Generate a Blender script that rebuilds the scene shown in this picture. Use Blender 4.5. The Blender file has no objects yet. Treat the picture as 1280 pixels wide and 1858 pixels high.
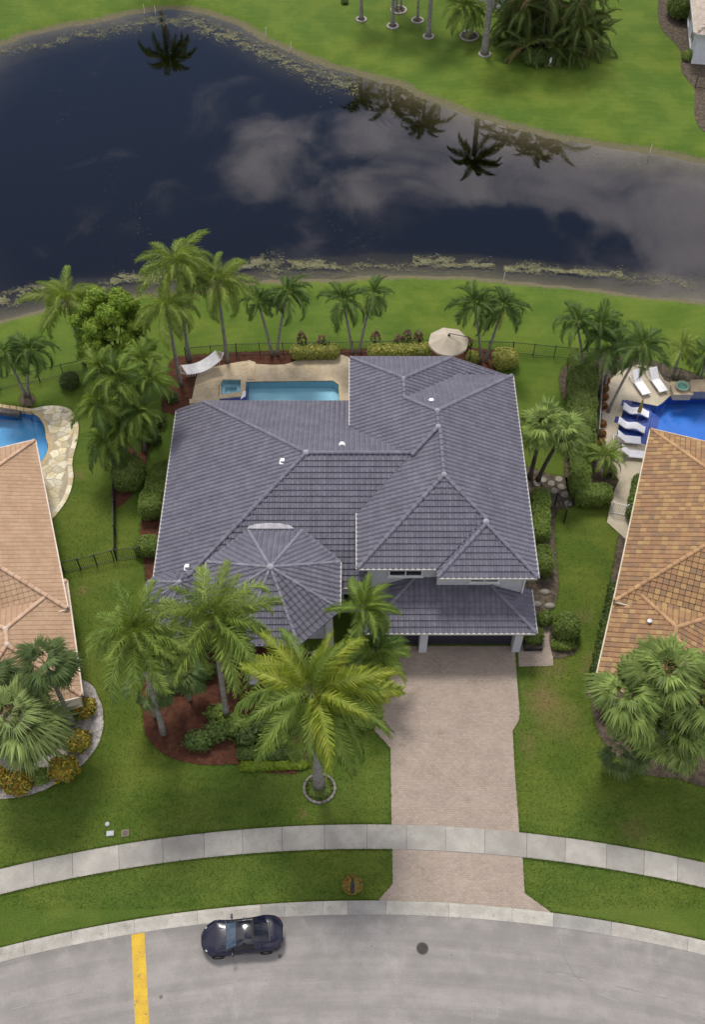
import bpy, bmesh, math, random
from mathutils import Vector, Matrix, noise
from mathutils.geometry import tessellate_polygon
R = math.radians
SC = bpy.context.scene
COL = SC.collection
rnd = random.Random(7)

# ------------------------------------------------------------------ camera, sky, sun, exposure
CAM_H, PITCH, FOC = 58.2, R(53), 1900.0
cam = bpy.data.cameras.new('camera'); cam_o = bpy.data.objects.new('camera', cam); COL.objects.link(cam_o)
cam_o.location = (0, 0, CAM_H); cam_o.rotation_euler = (R(37), 0, 0)
cam.sensor_fit = 'VERTICAL'; cam.sensor_height = 36; cam.lens = 36 * FOC / 1858
cam.clip_end = 9000
SC.camera = cam_o
SUN_EL, SUN_AZ = R(63), R(-14)          # azimuth measured from +Y towards +X
sd = Vector((math.sin(SUN_AZ) * math.cos(SUN_EL), math.cos(SUN_AZ) * math.cos(SUN_EL), math.sin(SUN_EL)))
sun = bpy.data.lights.new('sun', 'SUN'); sun.energy = 2.85; sun.angle = R(13); sun.color = (1, .95, .87)
sun_o = bpy.data.objects.new('sun', sun); COL.objects.link(sun_o)
sun_o.rotation_euler = (-sd).to_track_quat('-Z', 'Y').to_euler()
SC.view_settings.view_transform = 'Standard'; SC.view_settings.look = 'None'
SC.view_settings.exposure = 0.0; SC.view_settings.gamma = 1

def U(px, py, z=0.0):
    """photo pixel -> point of the place at height z"""
    a = (px - 640) / FOC; b = (py - 929) / FOC
    d = Vector((a, math.cos(PITCH) - b * math.sin(PITCH), -math.sin(PITCH) - b * math.cos(PITCH)))
    return Vector((0, 0, CAM_H)) + d * ((CAM_H - z) / -d.z)
def proj(p):
    q = Vector(p) - Vector((0, 0, CAM_H))
    f = Vector((0, math.cos(PITCH), -math.sin(PITCH))); u = Vector((0, math.sin(PITCH), math.cos(PITCH)))
    zc = q.dot(f); return (640 + FOC * q.x / zc, 929 - FOC * q.dot(u) / zc, zc)

W = bpy.data.worlds.new('World'); SC.world = W; W.use_nodes = True
class G:
    """tiny node-graph writer"""
    def __init__(s, nt): s.nt = nt
    def n(s, t, ins=None, **kw):
        o = s.nt.nodes.new(t)
        for k, v in kw.items(): setattr(o, k, v)
        for k, v in (ins or {}).items():
            if v is None: continue
            if isinstance(v, bpy.types.NodeSocket): s.nt.links.new(v, o.inputs[k])
            else: o.inputs[k].default_value = v
        return o
    def math(s, op, a, b=0.0, c=0.0):
        return s.n('ShaderNodeMath', {0: a, 1: b, 2: c}, operation=op).outputs[0]
    def vmath(s, op, a, b=(0, 0, 0)):
        o = s.n('ShaderNodeVectorMath', {0: a, 1: b}, operation=op)
        return o.outputs['Value'] if op in ('LENGTH', 'DISTANCE', 'DOT_PRODUCT') else o.outputs[0]
    def noise(s, v, scale, detail=4, rough=.55, out='Fac', dist=0.0):
        return s.n('ShaderNodeTexNoise', {'Vector': v, 'Scale': scale, 'Detail': detail, 'Roughness': rough, 'Distortion': dist}).outputs[out]
    def rng(s, v, a, b, c=0.0, d=1.0, kind='SMOOTHSTEP'):
        return s.n('ShaderNodeMapRange', {'Value': v, 'From Min': a, 'From Max': b, 'To Min': c, 'To Max': d}, interpolation_type=kind).outputs[0]
    def mix(s, f, a, b, blend='MIX'):
        o = s.n('ShaderNodeMix', {0: f}, data_type='RGBA', blend_type=blend)
        for k, v in ((6, a), (7, b)):
            if isinstance(v, bpy.types.NodeSocket): s.nt.links.new(v, o.inputs[k])
            else: o.inputs[k].default_value = (*v, 1) if len(v) == 3 else v
        return o.outputs[2]

def build_world():
    nt = W.node_tree; nt.nodes.clear(); g = G(nt)
    out = g.n('ShaderNodeOutputWorld')
    sky = g.n('ShaderNodeTexSky', sky_type='NISHITA', sun_disc=False, sun_elevation=SUN_EL, sun_rotation=SUN_AZ, air_density=1.0, dust_density=.4, ozone_density=2.2)
    tc = g.n('ShaderNodeTexCoord').outputs['Generated']
    sep = g.n('ShaderNodeSeparateXYZ', {0: tc})
    dz = g.math('MAXIMUM', sep.outputs[2], .06)
    p = g.n('ShaderNodeCombineXYZ', {0: g.math('DIVIDE', sep.outputs[0], dz), 1: g.math('DIVIDE', sep.outputs[1], dz), 2: 0.0}).outputs[0]
    # clouds live on a flat layer; p is the position on that layer
    wrp = g.vmath('SUBTRACT', g.noise(p, 5.0, 5, out='Color'), (.5, .5, .5))
    pw = g.vmath('ADD', p, g.vmath('MULTIPLY', wrp, (.22, .22, 0)))
    base = g.noise(p, 2.3, 6, .6)
    # the open blue field that the lake mirrors on the left, the cloud bank on the right
    def blob(px, py, r0, r1):
        c = U(px, py, -.4) / CAM_H
        return g.rng(g.vmath('DISTANCE', pw, (c.x, c.y, 0)), r0, r1, 1, 0)
    far = g.rng(g.vmath('DISTANCE', p, (-.12, 1.5, 0)), .45, .8, 0, 1)        # beyond the mirrored window: broken cloud
    gen = g.math('MULTIPLY', g.rng(base, .40, .56), far)
    f = None
    for b in ((500, 300, .03, .17), (455, 325, .0, .11), (640, 350, .0, .13), (735, 270, .02, .18), (900, 330, .05, .20), (1010, 340, .06, .22), (1130, 360, .07, .24), (1250, 390, .1, .34), (860, 260, .06, .22), (1150, 300, .08, .26), (740, 185, .0, .13), (560, 420, -.05, .10), (170, 400, -.10, .08)):
        f = blob(*b) if f is None else g.math('MAXIMUM', f, blob(*b))
    for b in ((740, 440, .03, .12), (890, 430, .02, .09), (830, 450, .02, .09), (1040, 405, -.01, .06), (1100, 460, .0, .08), (690, 345, -.04, .05), (610, 300, -.03, .05)):
        f = g.math('MULTIPLY', f, g.math('SUBTRACT', 1.0, blob(*b)))
    det = g.noise(p, 6.0, 8, .6, dist=.6)
    d = g.rng(g.math('ADD', f, g.math('MULTIPLY', g.math('SUBTRACT', det, .52), 2.6)), .06, 1.25)
    d = g.math('MULTIPLY', d, g.rng(g.noise(p, 4.5, 5), .3, .65, .75, 1.05))
    d = g.math('MAXIMUM', d, gen)
    d = g.math('MULTIPLY', d, g.rng(sep.outputs[2], .02, .12))
    cl = g.mix(g.noise(p, 3.0, 4), (13.0, 12.7, 13.2), (19.5, 18.8, 18.8))
    col = g.mix(g.math('MULTIPLY', d, .92), sky.outputs[0], cl)
    bg = g.n('ShaderNodeBackground', {'Color': col, 'Strength': .093})
    nt.links.new(bg.outputs[0], out.inputs[0])
build_world()
W.cycles.sampling_method = 'MANUAL'; W.cycles.sample_map_resolution = 256
cy = SC.cycles; cy.max_bounces = 6; cy.diffuse_bounces = 2; cy.glossy_bounces = 3; cy.transmission_bounces = 3; cy.transparent_max_bounces = 10; cy.volume_bounces = 0
cy.use_adaptive_sampling = True; cy.adaptive_threshold = .02; cy.caustics_reflective = False; cy.caustics_refractive = False

# ------------------------------------------------------------------ materials
MATS = {}
def S(r, g, b):
    f = lambda c: (c / 255 / 12.92) if c / 255 <= .04045 else ((c / 255 + .055) / 1.055) ** 2.4
    return (f(r), f(g), f(b))
def mat(name, c1, c2=None, scale=2.0, lo=.35, hi=.65, rough=.7, spec=.3, fine=.0, fscale=30.0, bump=0.0, bscale=40.0, isl=0.0, obj=0.0,
        transl=0.0, metal=0.0, coat=0.0, extra=None, detail=5, stretch=None, bumpfn=None):
    if name in MATS: return MATS[name]
    m = bpy.data.materials.new(name); m.use_nodes = True; nt = m.node_tree; nt.nodes.clear(); g = G(nt); MATS[name] = m
    out = g.n('ShaderNodeOutputMaterial'); geo = g.n('ShaderNodeNewGeometry'); pos = geo.outputs['Position']
    if stretch: pos = g.vmath('MULTIPLY', pos, stretch)
    c2 = c2 or tuple(x * .82 for x in c1)
    col = g.mix(g.rng(g.noise(pos, scale, detail), lo, hi), c1, c2)
    if extra: col = extra(g, col, pos)
    if fine:
        k = g.rng(g.noise(pos, fscale, 3), .25, .75, 1 - fine, 1 + fine, 'LINEAR')
        col = g.mix(1.0, col, g.n('ShaderNodeCombineXYZ', {0: k, 1: k, 2: k}).outputs[0], 'MULTIPLY')
    if isl or obj:
        k = 1.0
        if isl: k = g.rng(geo.outputs['Random Per Island'], 0, 1, 1 - isl, 1 + isl, 'LINEAR')
        if obj:
            ko = g.rng(g.n('ShaderNodeObjectInfo').outputs['Random'], 0, 1, 1 - obj, 1 + obj, 'LINEAR')
            k = g.math('MULTIPLY', k, ko)
        col = g.mix(1.0, col, g.n('ShaderNodeCombineXYZ', {0: k, 1: k, 2: k}).outputs[0], 'MULTIPLY')
    b = g.n('ShaderNodeBsdfPrincipled', {'Base Color': col, 'Roughness': rough, 'Specular IOR Level': spec, 'Metallic': metal, 'Coat Weight': coat, 'Coat Roughness': .04})
    if bump or bumpfn:
        h = bumpfn(g, pos) if bumpfn else g.noise(pos, bscale, 4)
        bn = g.n('ShaderNodeBump', {'Strength': 1.0, 'Distance': bump or .01, 'Height': h}).outputs[0]
        nt.links.new(bn, b.inputs['Normal'])
    sh = b.outputs[0]
    if transl:
        t = g.n('ShaderNodeBsdfTranslucent', {'Color': g.mix(1.0, col, (1.25, 1.2, .55), 'MULTIPLY')}).outputs[0]
        sh = g.n('ShaderNodeMixShader', {0: transl, 1: sh, 2: t}).outputs[0]
    nt.links.new(sh, out.inputs[0])
    return m

# ------------------------------------------------------------------ object helpers
def root_off(o):
    v = Vector((0, 0, 0))
    while o is not None:
        v = v + o.location; o = o.parent
    return v
def link(name, me, parent=None):
    o = bpy.data.objects.new(name, me); COL.objects.link(o)
    if parent is not None: o.parent = parent
    return o
def tag(o, label=None, cat=None, group=None, kind=None):
    if label: o['label'] = label
    if cat: o['category'] = cat
    if group: o['group'] = group
    if kind: o['kind'] = kind
    return o
def thing(name, label, cat, loc=(0, 0, 0), rz=0.0, group=None):
    o = bpy.data.objects.new(name, None); COL.objects.link(o); o.empty_display_size = .2
    o.location = loc; o.rotation_euler = (0, 0, rz)
    return tag(o, label, cat, group)
class MB:
    """collects shapes into one mesh"""
    def __init__(s): s.v = []; s.f = []
    def add(s, V, F):
        n = len(s.v); s.v += [tuple(x) for x in V]; s.f += [tuple(i + n for i in f) for f in F]; return s
    def box(s, c, d, rz=0.0, tilt=None):
        c = Vector(c); M = Matrix.Rotation(rz, 3, 'Z')
        if tilt is not None: M = tilt
        V = [c + M @ Vector((x * d[0] / 2, y * d[1] / 2, z * d[2] / 2)) for z in (-1, 1) for y in (-1, 1) for x in (-1, 1)]
        return s.add(V, [(0, 2, 3, 1), (4, 5, 7, 6), (0, 1, 5, 4), (2, 6, 7, 3), (0, 4, 6, 2), (1, 3, 7, 5)])
    def bar(s, a, b, w, h=None):
        """box from a to b with a cross-section w x h"""
        a, b = Vector(a), Vector(b); h = h or w; d = (b - a).normalized()
        u = d.cross(Vector((0, 0, 1)))
        if u.length < 1e-4: u = Vector((1, 0, 0))
        u.normalize(); n = u.cross(d)
        V = [p + u * (x * w / 2) + n * (y * h / 2) for p in (a, b) for x, y in ((-1, -1), (1, -1), (1, 1), (-1, 1))]
        return s.add(V, [(0, 1, 2, 3), (7, 6, 5, 4), (0, 4, 5, 1), (1, 5, 6, 2), (2, 6, 7, 3), (3, 7, 4, 0)])
    def tube(s, pts, rad, n=8, cap=True):
        pts = [Vector(p) for p in pts]; k = len(pts); V = []; F = []
        rad = rad if hasattr(rad, '__len__') else [rad] * k
        ref = Vector((0, 0, 1)) if abs((pts[1] - pts[0]).normalized().z) < .9 else Vector((1, 0, 0))
        for i, p in enumerate(pts):
            d = (pts[min(i + 1, k - 1)] - pts[max(i - 1, 0)]).normalized()
            u = d.cross(ref).normalized(); w = u.cross(d)
            V += [p + (u * math.cos(2 * math.pi * j / n) + w * math.sin(2 * math.pi * j / n)) * rad[i] for j in range(n)]
        for i in range(k - 1):
            F += [(i * n + j, (i + 1) * n + j, (i + 1) * n + (j + 1) % n, i * n + (j + 1) % n) for j in range(n)]
        if cap: F += [tuple(range(n)), tuple((k - 1) * n + j for j in reversed(range(n)))]
        return s.add(V, F)
    def lathe(s, c, prof, n=16, sq=(1, 1), rot=0.0):
        c = Vector(c); V = []; F = []
        for r, z in prof: V += [c + Vector((r * sq[0] * math.cos(rot + 2 * math.pi * j / n), r * sq[1] * math.sin(rot + 2 * math.pi * j / n), z)) for j in range(n)]
        for i in range(len(prof) - 1):
            F += [(i * n + j, i * n + (j + 1) % n, (i + 1) * n + (j + 1) % n, (i + 1) * n + j) for j in range(n)]
        F += [tuple(reversed(range(n))), tuple((len(prof) - 1) * n + j for j in range(n))]
        return s.add(V, F)
    def prism(s, poly, z0, z1, holes=()):
        """vertical prism over a plan polygon (holes allowed)"""
        loops = [list(poly)] + [list(h) for h in holes]
        tri = tessellate_polygon([[Vector((p[0], p[1], 0)) for p in l] for l in loops])
        flat = [p for l in loops for p in l]; n = len(flat)
        V = [(p[0], p[1], z1) for p in flat] + [(p[0], p[1], z0) for p in flat]; F = []
        for t in tri:
            a, b, c = (Vector((*flat[i][:2], 0)) for i in t)
            t = tuple(t) if (b - a).cross(c - a).z > 0 else tuple(reversed(t))
            F += [t, tuple(i + n for i in reversed(t))]
        k = 0
        for l in loops:
            m = len(l)
            for i in range(m): F.append((k + i, k + (i + 1) % m, k + (i + 1) % m + n, k + i + n))
            k += m
        return s.add(V, F)
    def build(s, name, m, parent=None, world=True, smooth=False, bevel=0.0):
        off = root_off(parent) if (parent is not None and world) else Vector((0, 0, 0))
        me = bpy.data.meshes.new(name); me.from_pydata([(x - off.x, y - off.y, z - off.z) for x, y, z in s.v], [], s.f)
        if m: me.materials.append(m)
        if smooth: me.polygons.foreach_set('use_smooth', [True] * len(me.polygons))
        if True:
            bm = bmesh.new(); bm.from_mesh(me)
            bmesh.ops.recalc_face_normals(bm, faces=bm.faces); bm.to_mesh(me); bm.free()
        me.update(); o = link(name, me, parent)
        if bevel:
            b = o.modifiers.new('bevel', 'BEVEL'); b.width = bevel; b.segments = 2; b.limit_method = 'ANGLE'
        return o
def raw(name, V, F, m, parent=None, smooth=False):
    """big meshes: no normal recalculation"""
    me = bpy.data.meshes.new(name); me.from_pydata(V, [], F); me.materials.append(m)
    if smooth: me.polygons.foreach_set('use_smooth', [True] * len(me.polygons))
    me.update(); return link(name, me, parent)
def smooth_loop(pts, k=6, closed=True):
    """Catmull-Rom through plan points"""
    P = [Vector((p[0], p[1], 0)) for p in pts]; n = len(P); out = []
    for i in range(n if closed else n - 1):
        if closed: a, b, c, d = P[i - 1], P[i], P[(i + 1) % n], P[(i + 2) % n]
        else: a, b, c, d = P[max(i - 1, 0)], P[i], P[i + 1], P[min(i + 2, n - 1)]
        for j in range(k):
            t = j / k
            out.append(.5 * ((2 * b) + (c - a) * t + (2 * a - 5 * b + 4 * c - d) * t * t + (3 * b - a - 3 * c + d) * t ** 3))
    if not closed: out.append(P[-1])
    return out
def UP(pts, z=0.0): return [U(x, y, z) for x, y in pts]
def wobble(pts, amp=.05, f=1.3):
    return [p + Vector((noise.noise(p * f), noise.noise(p * f + Vector((9, 4, 0))), 0)) * amp for p in pts]
def inside(x, y, poly):
    c = False; j = len(poly) - 1
    for i in range(len(poly)):
        a, b = poly[i], poly[j]
        if (a[1] > y) != (b[1] > y) and x < (b[0] - a[0]) * (y - a[1]) / (b[1] - a[1]) + a[0]: c = not c
        j = i
    return c
def rect(c0, c1, w):
    """rectangle with the side c0-c1, extending w to its left (positive) or right"""
    a, b = Vector((*c0[:2], 0)), Vector((*c1[:2], 0)); e = (b - a).normalized(); n = Vector((-e.y, e.x, 0))
    return [a, b, b + n * w, a + n * w]
# ------------------------------------------------------------------ setting: terrain, lake, road, paths
LAKE_Z = -.4
far_px = [(-420, 190), (-200, 150), (-90, 118), (0, 84), (60, 63), (130, 48), (200, 35), (250, 24), (300, 19), (350, 21), (400, 34), (450, 56), (500, 82), (540, 101), (600, 122), (660, 138), (720, 155), (780, 180), (840, 203), (900, 222), (960, 240), (1020, 254), (1100, 266), (1200, 282), (1280, 296), (1400, 310), (1700, 330)]
near_px = [(1700, 600), (1400, 566), (1280, 549), (1200, 540), (1100, 529), (1000, 518), (900, 508), (800, 502), (700, 503), (600, 507), (500, 512), (430, 517), (360, 527), (250, 537), (150, 550), (60, 568), (0, 584), (-120, 620), (-420, 700)]
lake = smooth_loop(UP(far_px + near_px, LAKE_Z), 4)
POOL_HOLES = []      # filled below: plan polygons where the ground makes room for a pool shell
pool_main = UP([(400, 690), (448, 693), (604, 691), (615, 698), (617, 748), (397, 748), (397, 700)])
pool_left = smooth_loop(UP([(-60, 752), (0, 750), (40, 748), (66, 754), (80, 772), (84, 795), (88, 812), (80, 832), (60, 850), (0, 870), (-60, 880)]), 5)
pool_right = UP([(1136, 726), (1194, 737), (1203, 731), (1216, 719), (1290, 716), (1400, 715), (1400, 860), (1190, 814), (1119, 790)])
deck_main_px = [(344, 745), (351, 712), (357, 685), (368, 672), (400, 664), (451, 655), (466, 661), (515, 662), (545, 652), (575, 644), (610, 643), (638, 650), (700, 655), (700, 770), (344, 770)]
def shrink(poly, k):
    c = sum((Vector((p[0], p[1], 0)) for p in poly), Vector()) / len(poly)
    return [c + (Vector((p[0], p[1], 0)) - c) * k for p in poly]

def frange(a, b, s):
    n = int(round((b - a) / s)); return [a + (b - a) * i / n for i in range(n + 1)]
gx = [-3000, -900, -300, -120, -85] + frange(-60, 60, .6) + [85, 120, 300, 900, 3000]
gy = [-1500, -400, -100, -30] + frange(0, 56, .7) + frange(56.4, 122, .4) + [130, 160, 300, 900, 4000]
import numpy as np
XX, YY = np.meshgrid(np.array(gx), np.array(gy)); pts = np.c_[XX.ravel(), YY.ravel()]
LK = np.array([(p.x, p.y) for p in lake])
def sdist(pts, poly):
    dmin = np.full(len(pts), 1e9); ins = np.zeros(len(pts), bool); n = len(poly)
    for i in range(n):
        a = poly[i]; b = poly[(i + 1) % n]; ab = b - a
        t = np.clip(((pts - a) @ ab) / (ab @ ab + 1e-12), 0, 1)
        dmin = np.minimum(dmin, np.hypot(*(pts - a - t[:, None] * ab).T))
        c = (a[1] > pts[:, 1]) != (b[1] > pts[:, 1])
        with np.errstate(divide='ignore', invalid='ignore'):
            xi = (b[0] - a[0]) * (pts[:, 1] - a[1]) / (b[1] - a[1]) + a[0]
        ins ^= c & (pts[:, 0] < xi)
    return np.where(ins, -dmin, dmin)
sdl = sdist(pts, LK)
nz = np.array([noise.noise(Vector((x * .35, y * .35, 0))) for x, y in pts])
dl = sdl + nz * .35
zz = np.where(dl > 0, LAKE_Z + np.clip(dl / 1.3, 0, 1) ** .7 * .4, LAKE_Z - np.clip(-dl * .13, 0, .55) - np.clip((-dl - 3.5) * .35, 0, 2.6))
zz = np.where(dl > 1.3, .03 * np.array([noise.noise(Vector((x * .12, y * .12, 5))) for x, y in pts]) * np.clip((pts[:, 1] - 56) / 6, 0, 1), zz)
for poly in (pool_main, pool_left, pool_right):
    P = np.array([(p[0], p[1]) for p in shrink(poly, 1.0)])
    s_ = sdist(pts, P); zz = np.where(s_ < .25, -2.6, zz)
gverts = np.c_[pts, zz].tolist(); nx_ = len(gx)
gfaces = [(j * nx_ + i, j * nx_ + i + 1, (j + 1) * nx_ + i + 1, (j + 1) * nx_ + i) for j in range(len(gy) - 1) for i in range(nx_ - 1)]

def lawn_extra(g, col, pos):
    xyz = g.n('ShaderNodeSeparateXYZ', {0: pos})
    # lusher by the lake, duller by the road
    col = g.mix(g.rng(g.noise(pos, .09, 3), .38, .62), col, g.mix(1.0, col, (1.14, 1.06, .95), 'MULTIPLY'))
    lush = g.rng(xyz.outputs[1], 40, 62)
    col = g.mix(lush, col, g.mix(1.0, col, (1.08, 1.14, .98), 'MULTIPLY'))
    # mowing lines and clover
    mow = g.noise(g.vmath('MULTIPLY', pos, (.25, 1.6, 1)), 1.0, 3)
    col = g.mix(g.rng(mow, .4, .6, 0, .3), col, g.mix(1.0, col, (.78, .86, .8), 'MULTIPLY'))
    wv = g.n('ShaderNodeTexWave', {'Vector': g.vmath('ADD', pos, g.vmath('MULTIPLY', g.noise(pos, .06, 2, out='Color'), (9, 9, 0))), 'Scale': .42, 'Distortion': 1.2, 'Detail': 2.0, 'Detail Scale': 1.5}, bands_direction='Y').outputs['Fac']
    col = g.mix(g.math('MULTIPLY', wv, .30), col, g.mix(1.0, col, (.80, .86, .82), 'MULTIPLY'))
    clv = g.noise(pos, 2.6, 5, .65)
    col = g.mix(g.rng(clv, .5, .72, 0, .5), col, g.mix(1.0, col, (.6, .74, .7), 'MULTIPLY'))
    thin = g.noise(g.vmath('ADD', pos, (31, 7, 0)), .55, 6, .7)
    col = g.mix(g.rng(thin, .58, .78, 0, .42), col, (.120, .122, .034))
    # worn dry spots
    wob = g.vmath('MULTIPLY', g.vmath('SUBTRACT', g.noise(pos, 1.1, 5, .65, 'Color'), (.5, .5, .5)), (2.2, 2.2, 0))
    pw = g.vmath('ADD', pos, wob)
    for px, py, r, k in ((985, 1265, 1.5, .75), (1010, 1300, 2.2, .4), (548, 1482, .5, .6), (152, 1072, .7, .55), (1080, 1205, 1.3, .5), (1060, 1120, 1.0, .4), (1150, 1510, 1.2, .35), (140, 860, .6, .6), (960, 1350, 1.1, .35), (1000, 1210, 1.5, .45)):
        c = U(px, py); col = g.mix(g.rng(g.vmath('DISTANCE', pw, (c.x, c.y, 0)), r * .2, r, k, 0), col, (.165, .125, .05))
    # mud and wet silt where the bank drops to the water
    mud = g.mix(g.noise(pos, 4, 5), (.17, .15, .085), (.085, .078, .045))
    wz = g.math('ADD', xyz.outputs[2], g.rng(g.noise(pos, 3.0, 5, .7), .2, .8, -.13, .13, 'LINEAR'))
    col = g.mix(g.rng(wz, -.26, -.12, 1, 0), col, mud)
    return col
M_LAWN = mat('lawn', (.064, .104, .0145), (.090, .126, .020), scale=.33, lo=.38, hi=.62, rough=.85, spec=.15, extra=lawn_extra, fine=.38, fscale=14, bump=.03, bscale=26)
ground = raw('ground', gverts, gfaces, M_LAWN, smooth=True); tag(ground, kind='structure')

def water_mat(name, absorb, dens, bump=.004, bscale=3.0, rings=None, tint=(1, 1, 1), ior=1.33, refl=(1, 1, 1)):
    m = bpy.data.materials.new(name); m.use_nodes = True; nt = m.node_tree; nt.nodes.clear(); g = G(nt)
    out = g.n('ShaderNodeOutputMaterial'); pos = g.n('ShaderNodeNewGeometry').outputs['Position']
    h = g.noise(pos, bscale, 1)
    if rings:
        dv = g.vmath('DISTANCE', g.vmath('ADD', pos, g.vmath('MULTIPLY', g.noise(pos, .5, 2, out='Color'), (.5, .5, 0))), rings)
        w = g.math('SINE', g.math('MULTIPLY', dv, 9.0))
        h = g.math('ADD', h, g.math('MULTIPLY', w, g.rng(dv, .5, 5.0, .7, 0)))
    bn = g.n('ShaderNodeBump', {'Strength': 1.0, 'Distance': bump, 'Height': h}).outputs[0]
    fr = g.n('ShaderNodeFresnel', {'IOR': ior, 'Normal': bn}).outputs[0]
    gl = g.n('ShaderNodeBsdfGlossy', {'Color': (*refl, 1), 'Roughness': .015, 'Normal': bn}).outputs[0]
    tr = g.n('ShaderNodeBsdfTransparent', {'Color': (*tint, 1)}).outputs[0]
    nt.links.new(g.n('ShaderNodeMixShader', {0: fr, 1: tr, 2: gl}).outputs[0], out.inputs[0])
    if dens: nt.links.new(g.n('ShaderNodeVolumeAbsorption', {'Color': (*absorb, 1), 'Density': dens}).outputs[0], out.inputs[1])
    return m
rc = U(735, 210, LAKE_Z)
M_LAKE = water_mat('lake_water', (.36, .34, .30), 2.4, .0006, .7, rings=(rc.x, rc.y, LAKE_Z), ior=1.62, refl=(1, .95, 1))
lo = []
for i in range(len(lake)):
    dd = (lake[(i + 1) % len(lake)] - lake[i - 1]).normalized(); q = lake[i] + Vector((dd.y, -dd.x, 0)) * 1.2
    lo.append(q if not inside(q.x, q.y, lake) else lake[i] - Vector((dd.y, -dd.x, 0)) * 1.2)
lw = MB().prism(lo, -6, LAKE_Z).build('lake_water', M_LAKE); tag(lw, kind='structure')

# ---- street: everything lies on circles about one centre
CX, CY = .75, -61.0
R_WALK_O, R_WALK_I, R_KERB_O, R_KERB_I = 82.62, 81.22, 78.37, 77.66
def ang(px, py, z=0.0):
    p = U(px, py, z); return math.atan2(p.x - CX, p.y - CY)
def pol(r, a, z=0.0): return Vector((CX + r * math.sin(a), CY + r * math.cos(a), z))
def arc_poly(r0, r1, a0, a1, n=6):
    return [pol(r0, a0 + (a1 - a0) * i / n) for i in range(n + 1)] + [pol(r1, a1 - (a1 - a0) * i / n) for i in range(n + 1)]

def road_extra(g, col, pos):
    d = g.vmath('DISTANCE', g.vmath('MULTIPLY', pos, (1, 1, 0)), (CX, CY, 0))
    lane = g.noise(g.n('ShaderNodeCombineXYZ', {0: g.math('MULTIPLY', d, 1.1), 1: g.math('MULTIPLY', g.n('ShaderNodeSeparateXYZ', {0: pos}).outputs[0], .05), 2: 0.0}).outputs[0], 1.0, 5, .6)
    col = g.mix(g.rng(lane, .36, .66, 0, .7), col, (.19, .178, .169))
    pale = g.noise(g.vmath('ADD', pos, (17, 3, 0)), .3, 5, .7)
    col = g.mix(g.rng(pale, .5, .75, 0, .55), col, (.36, .338, .318))
    blot = g.noise(pos, .9, 5, .65)
    col = g.mix(g.rng(blot, .58, .75, 0, .35), col, (.16, .15, .145))
    for px, py, r in ((928 - 420, 1735, .16), (292, 1809, .14), (675, 1717, .05), (820, 1733, .05)):
        c = U(px, py); col = g.mix(g.rng(g.vmath('DISTANCE', pos, (c.x, c.y, .004)), r * .4, r, .7, 0), col, (.06, .058, .056))
    for r0 in (76.2, 74.6, 72.6, 71.0):      # wheel tracks
        tk = g.rng(g.math('ABSOLUTE', g.math('SUBTRACT', d, r0)), .08, .34, .3, 0)
        col = g.mix(g.math('MULTIPLY', tk, g.rng(g.noise(g.vmath('ADD', pos, (r0, 0, 0)), .22, 4), .38, .6)), col, (.15, .14, .135))
    # asphalt darkens towards the gutter, broken up by noise
    col = g.mix(g.math('MULTIPLY', g.rng(d, 76.6, 77.66, 0, .55), g.rng(g.noise(pos, .8, 4), .35, .6)), col, (.16, .15, .145))
    return col
M_ROAD = mat('asphalt', (.285, .265, .25), (.24, .224, .212), scale=.7, rough=.9, spec=.2, extra=road_extra, fine=.2, fscale=22, bump=.006, bscale=70)
road = MB().prism(arc_poly(R_KERB_I + .02, 66.5, R(-48), R(48), 60), -.05, .006).build('road', M_ROAD); tag(road, kind='structure')
crack = MB()      # sealed hairline cracks, a few millimetres proud
def hair(pts, w):
    P = smooth_loop(UP(pts), 6, closed=False)
    V = []; F = []
    for i, p in enumerate(P):
        d = (P[min(i + 1, len(P) - 1)] - P[max(i - 1, 0)]).normalized(); nrm = Vector((-d.y, d.x, 0))
        k = w * (.5 + .8 * abs(noise.noise(p * 2.1))); wv = nrm * noise.noise(p * 1.7) * .06
        V += [p + wv + nrm * k + Vector((0, 0, .011)), p + wv - nrm * k + Vector((0, 0, .011))]
        if i: F.append((2 * i - 2, 2 * i - 1, 2 * i + 1, 2 * i))
    crack.add(V, F)
hair([(960, 1757), (1000, 1765), (1060, 1775), (1130, 1792), (1220, 1815), (1290, 1835)], .018)
hair([(1018, 1700), (1025, 1735), (1045, 1770), (1075, 1795), (1110, 1812), (1140, 1822)], .02)
hair([(300, 1800), (420, 1785), (560, 1778), (700, 1779), (860, 1790)], .010); hair([(20, 1830), (120, 1806), (230, 1790)], .014); hair([(850, 1700), (852, 1760), (858, 1858)], .010); hair([(420, 1690), (424, 1760), (430, 1858)], .009)
hair([(640, 1720), (700, 1721), (755, 1722)], .012); hair([(1240, 1838), (1262, 1842), (1290, 1852)], .02)
ck = crack.build('sealed_crack', mat('crack_sealer', (.33, .315, .30), (.14, .135, .13), scale=.8, rough=.8), road)

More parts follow.
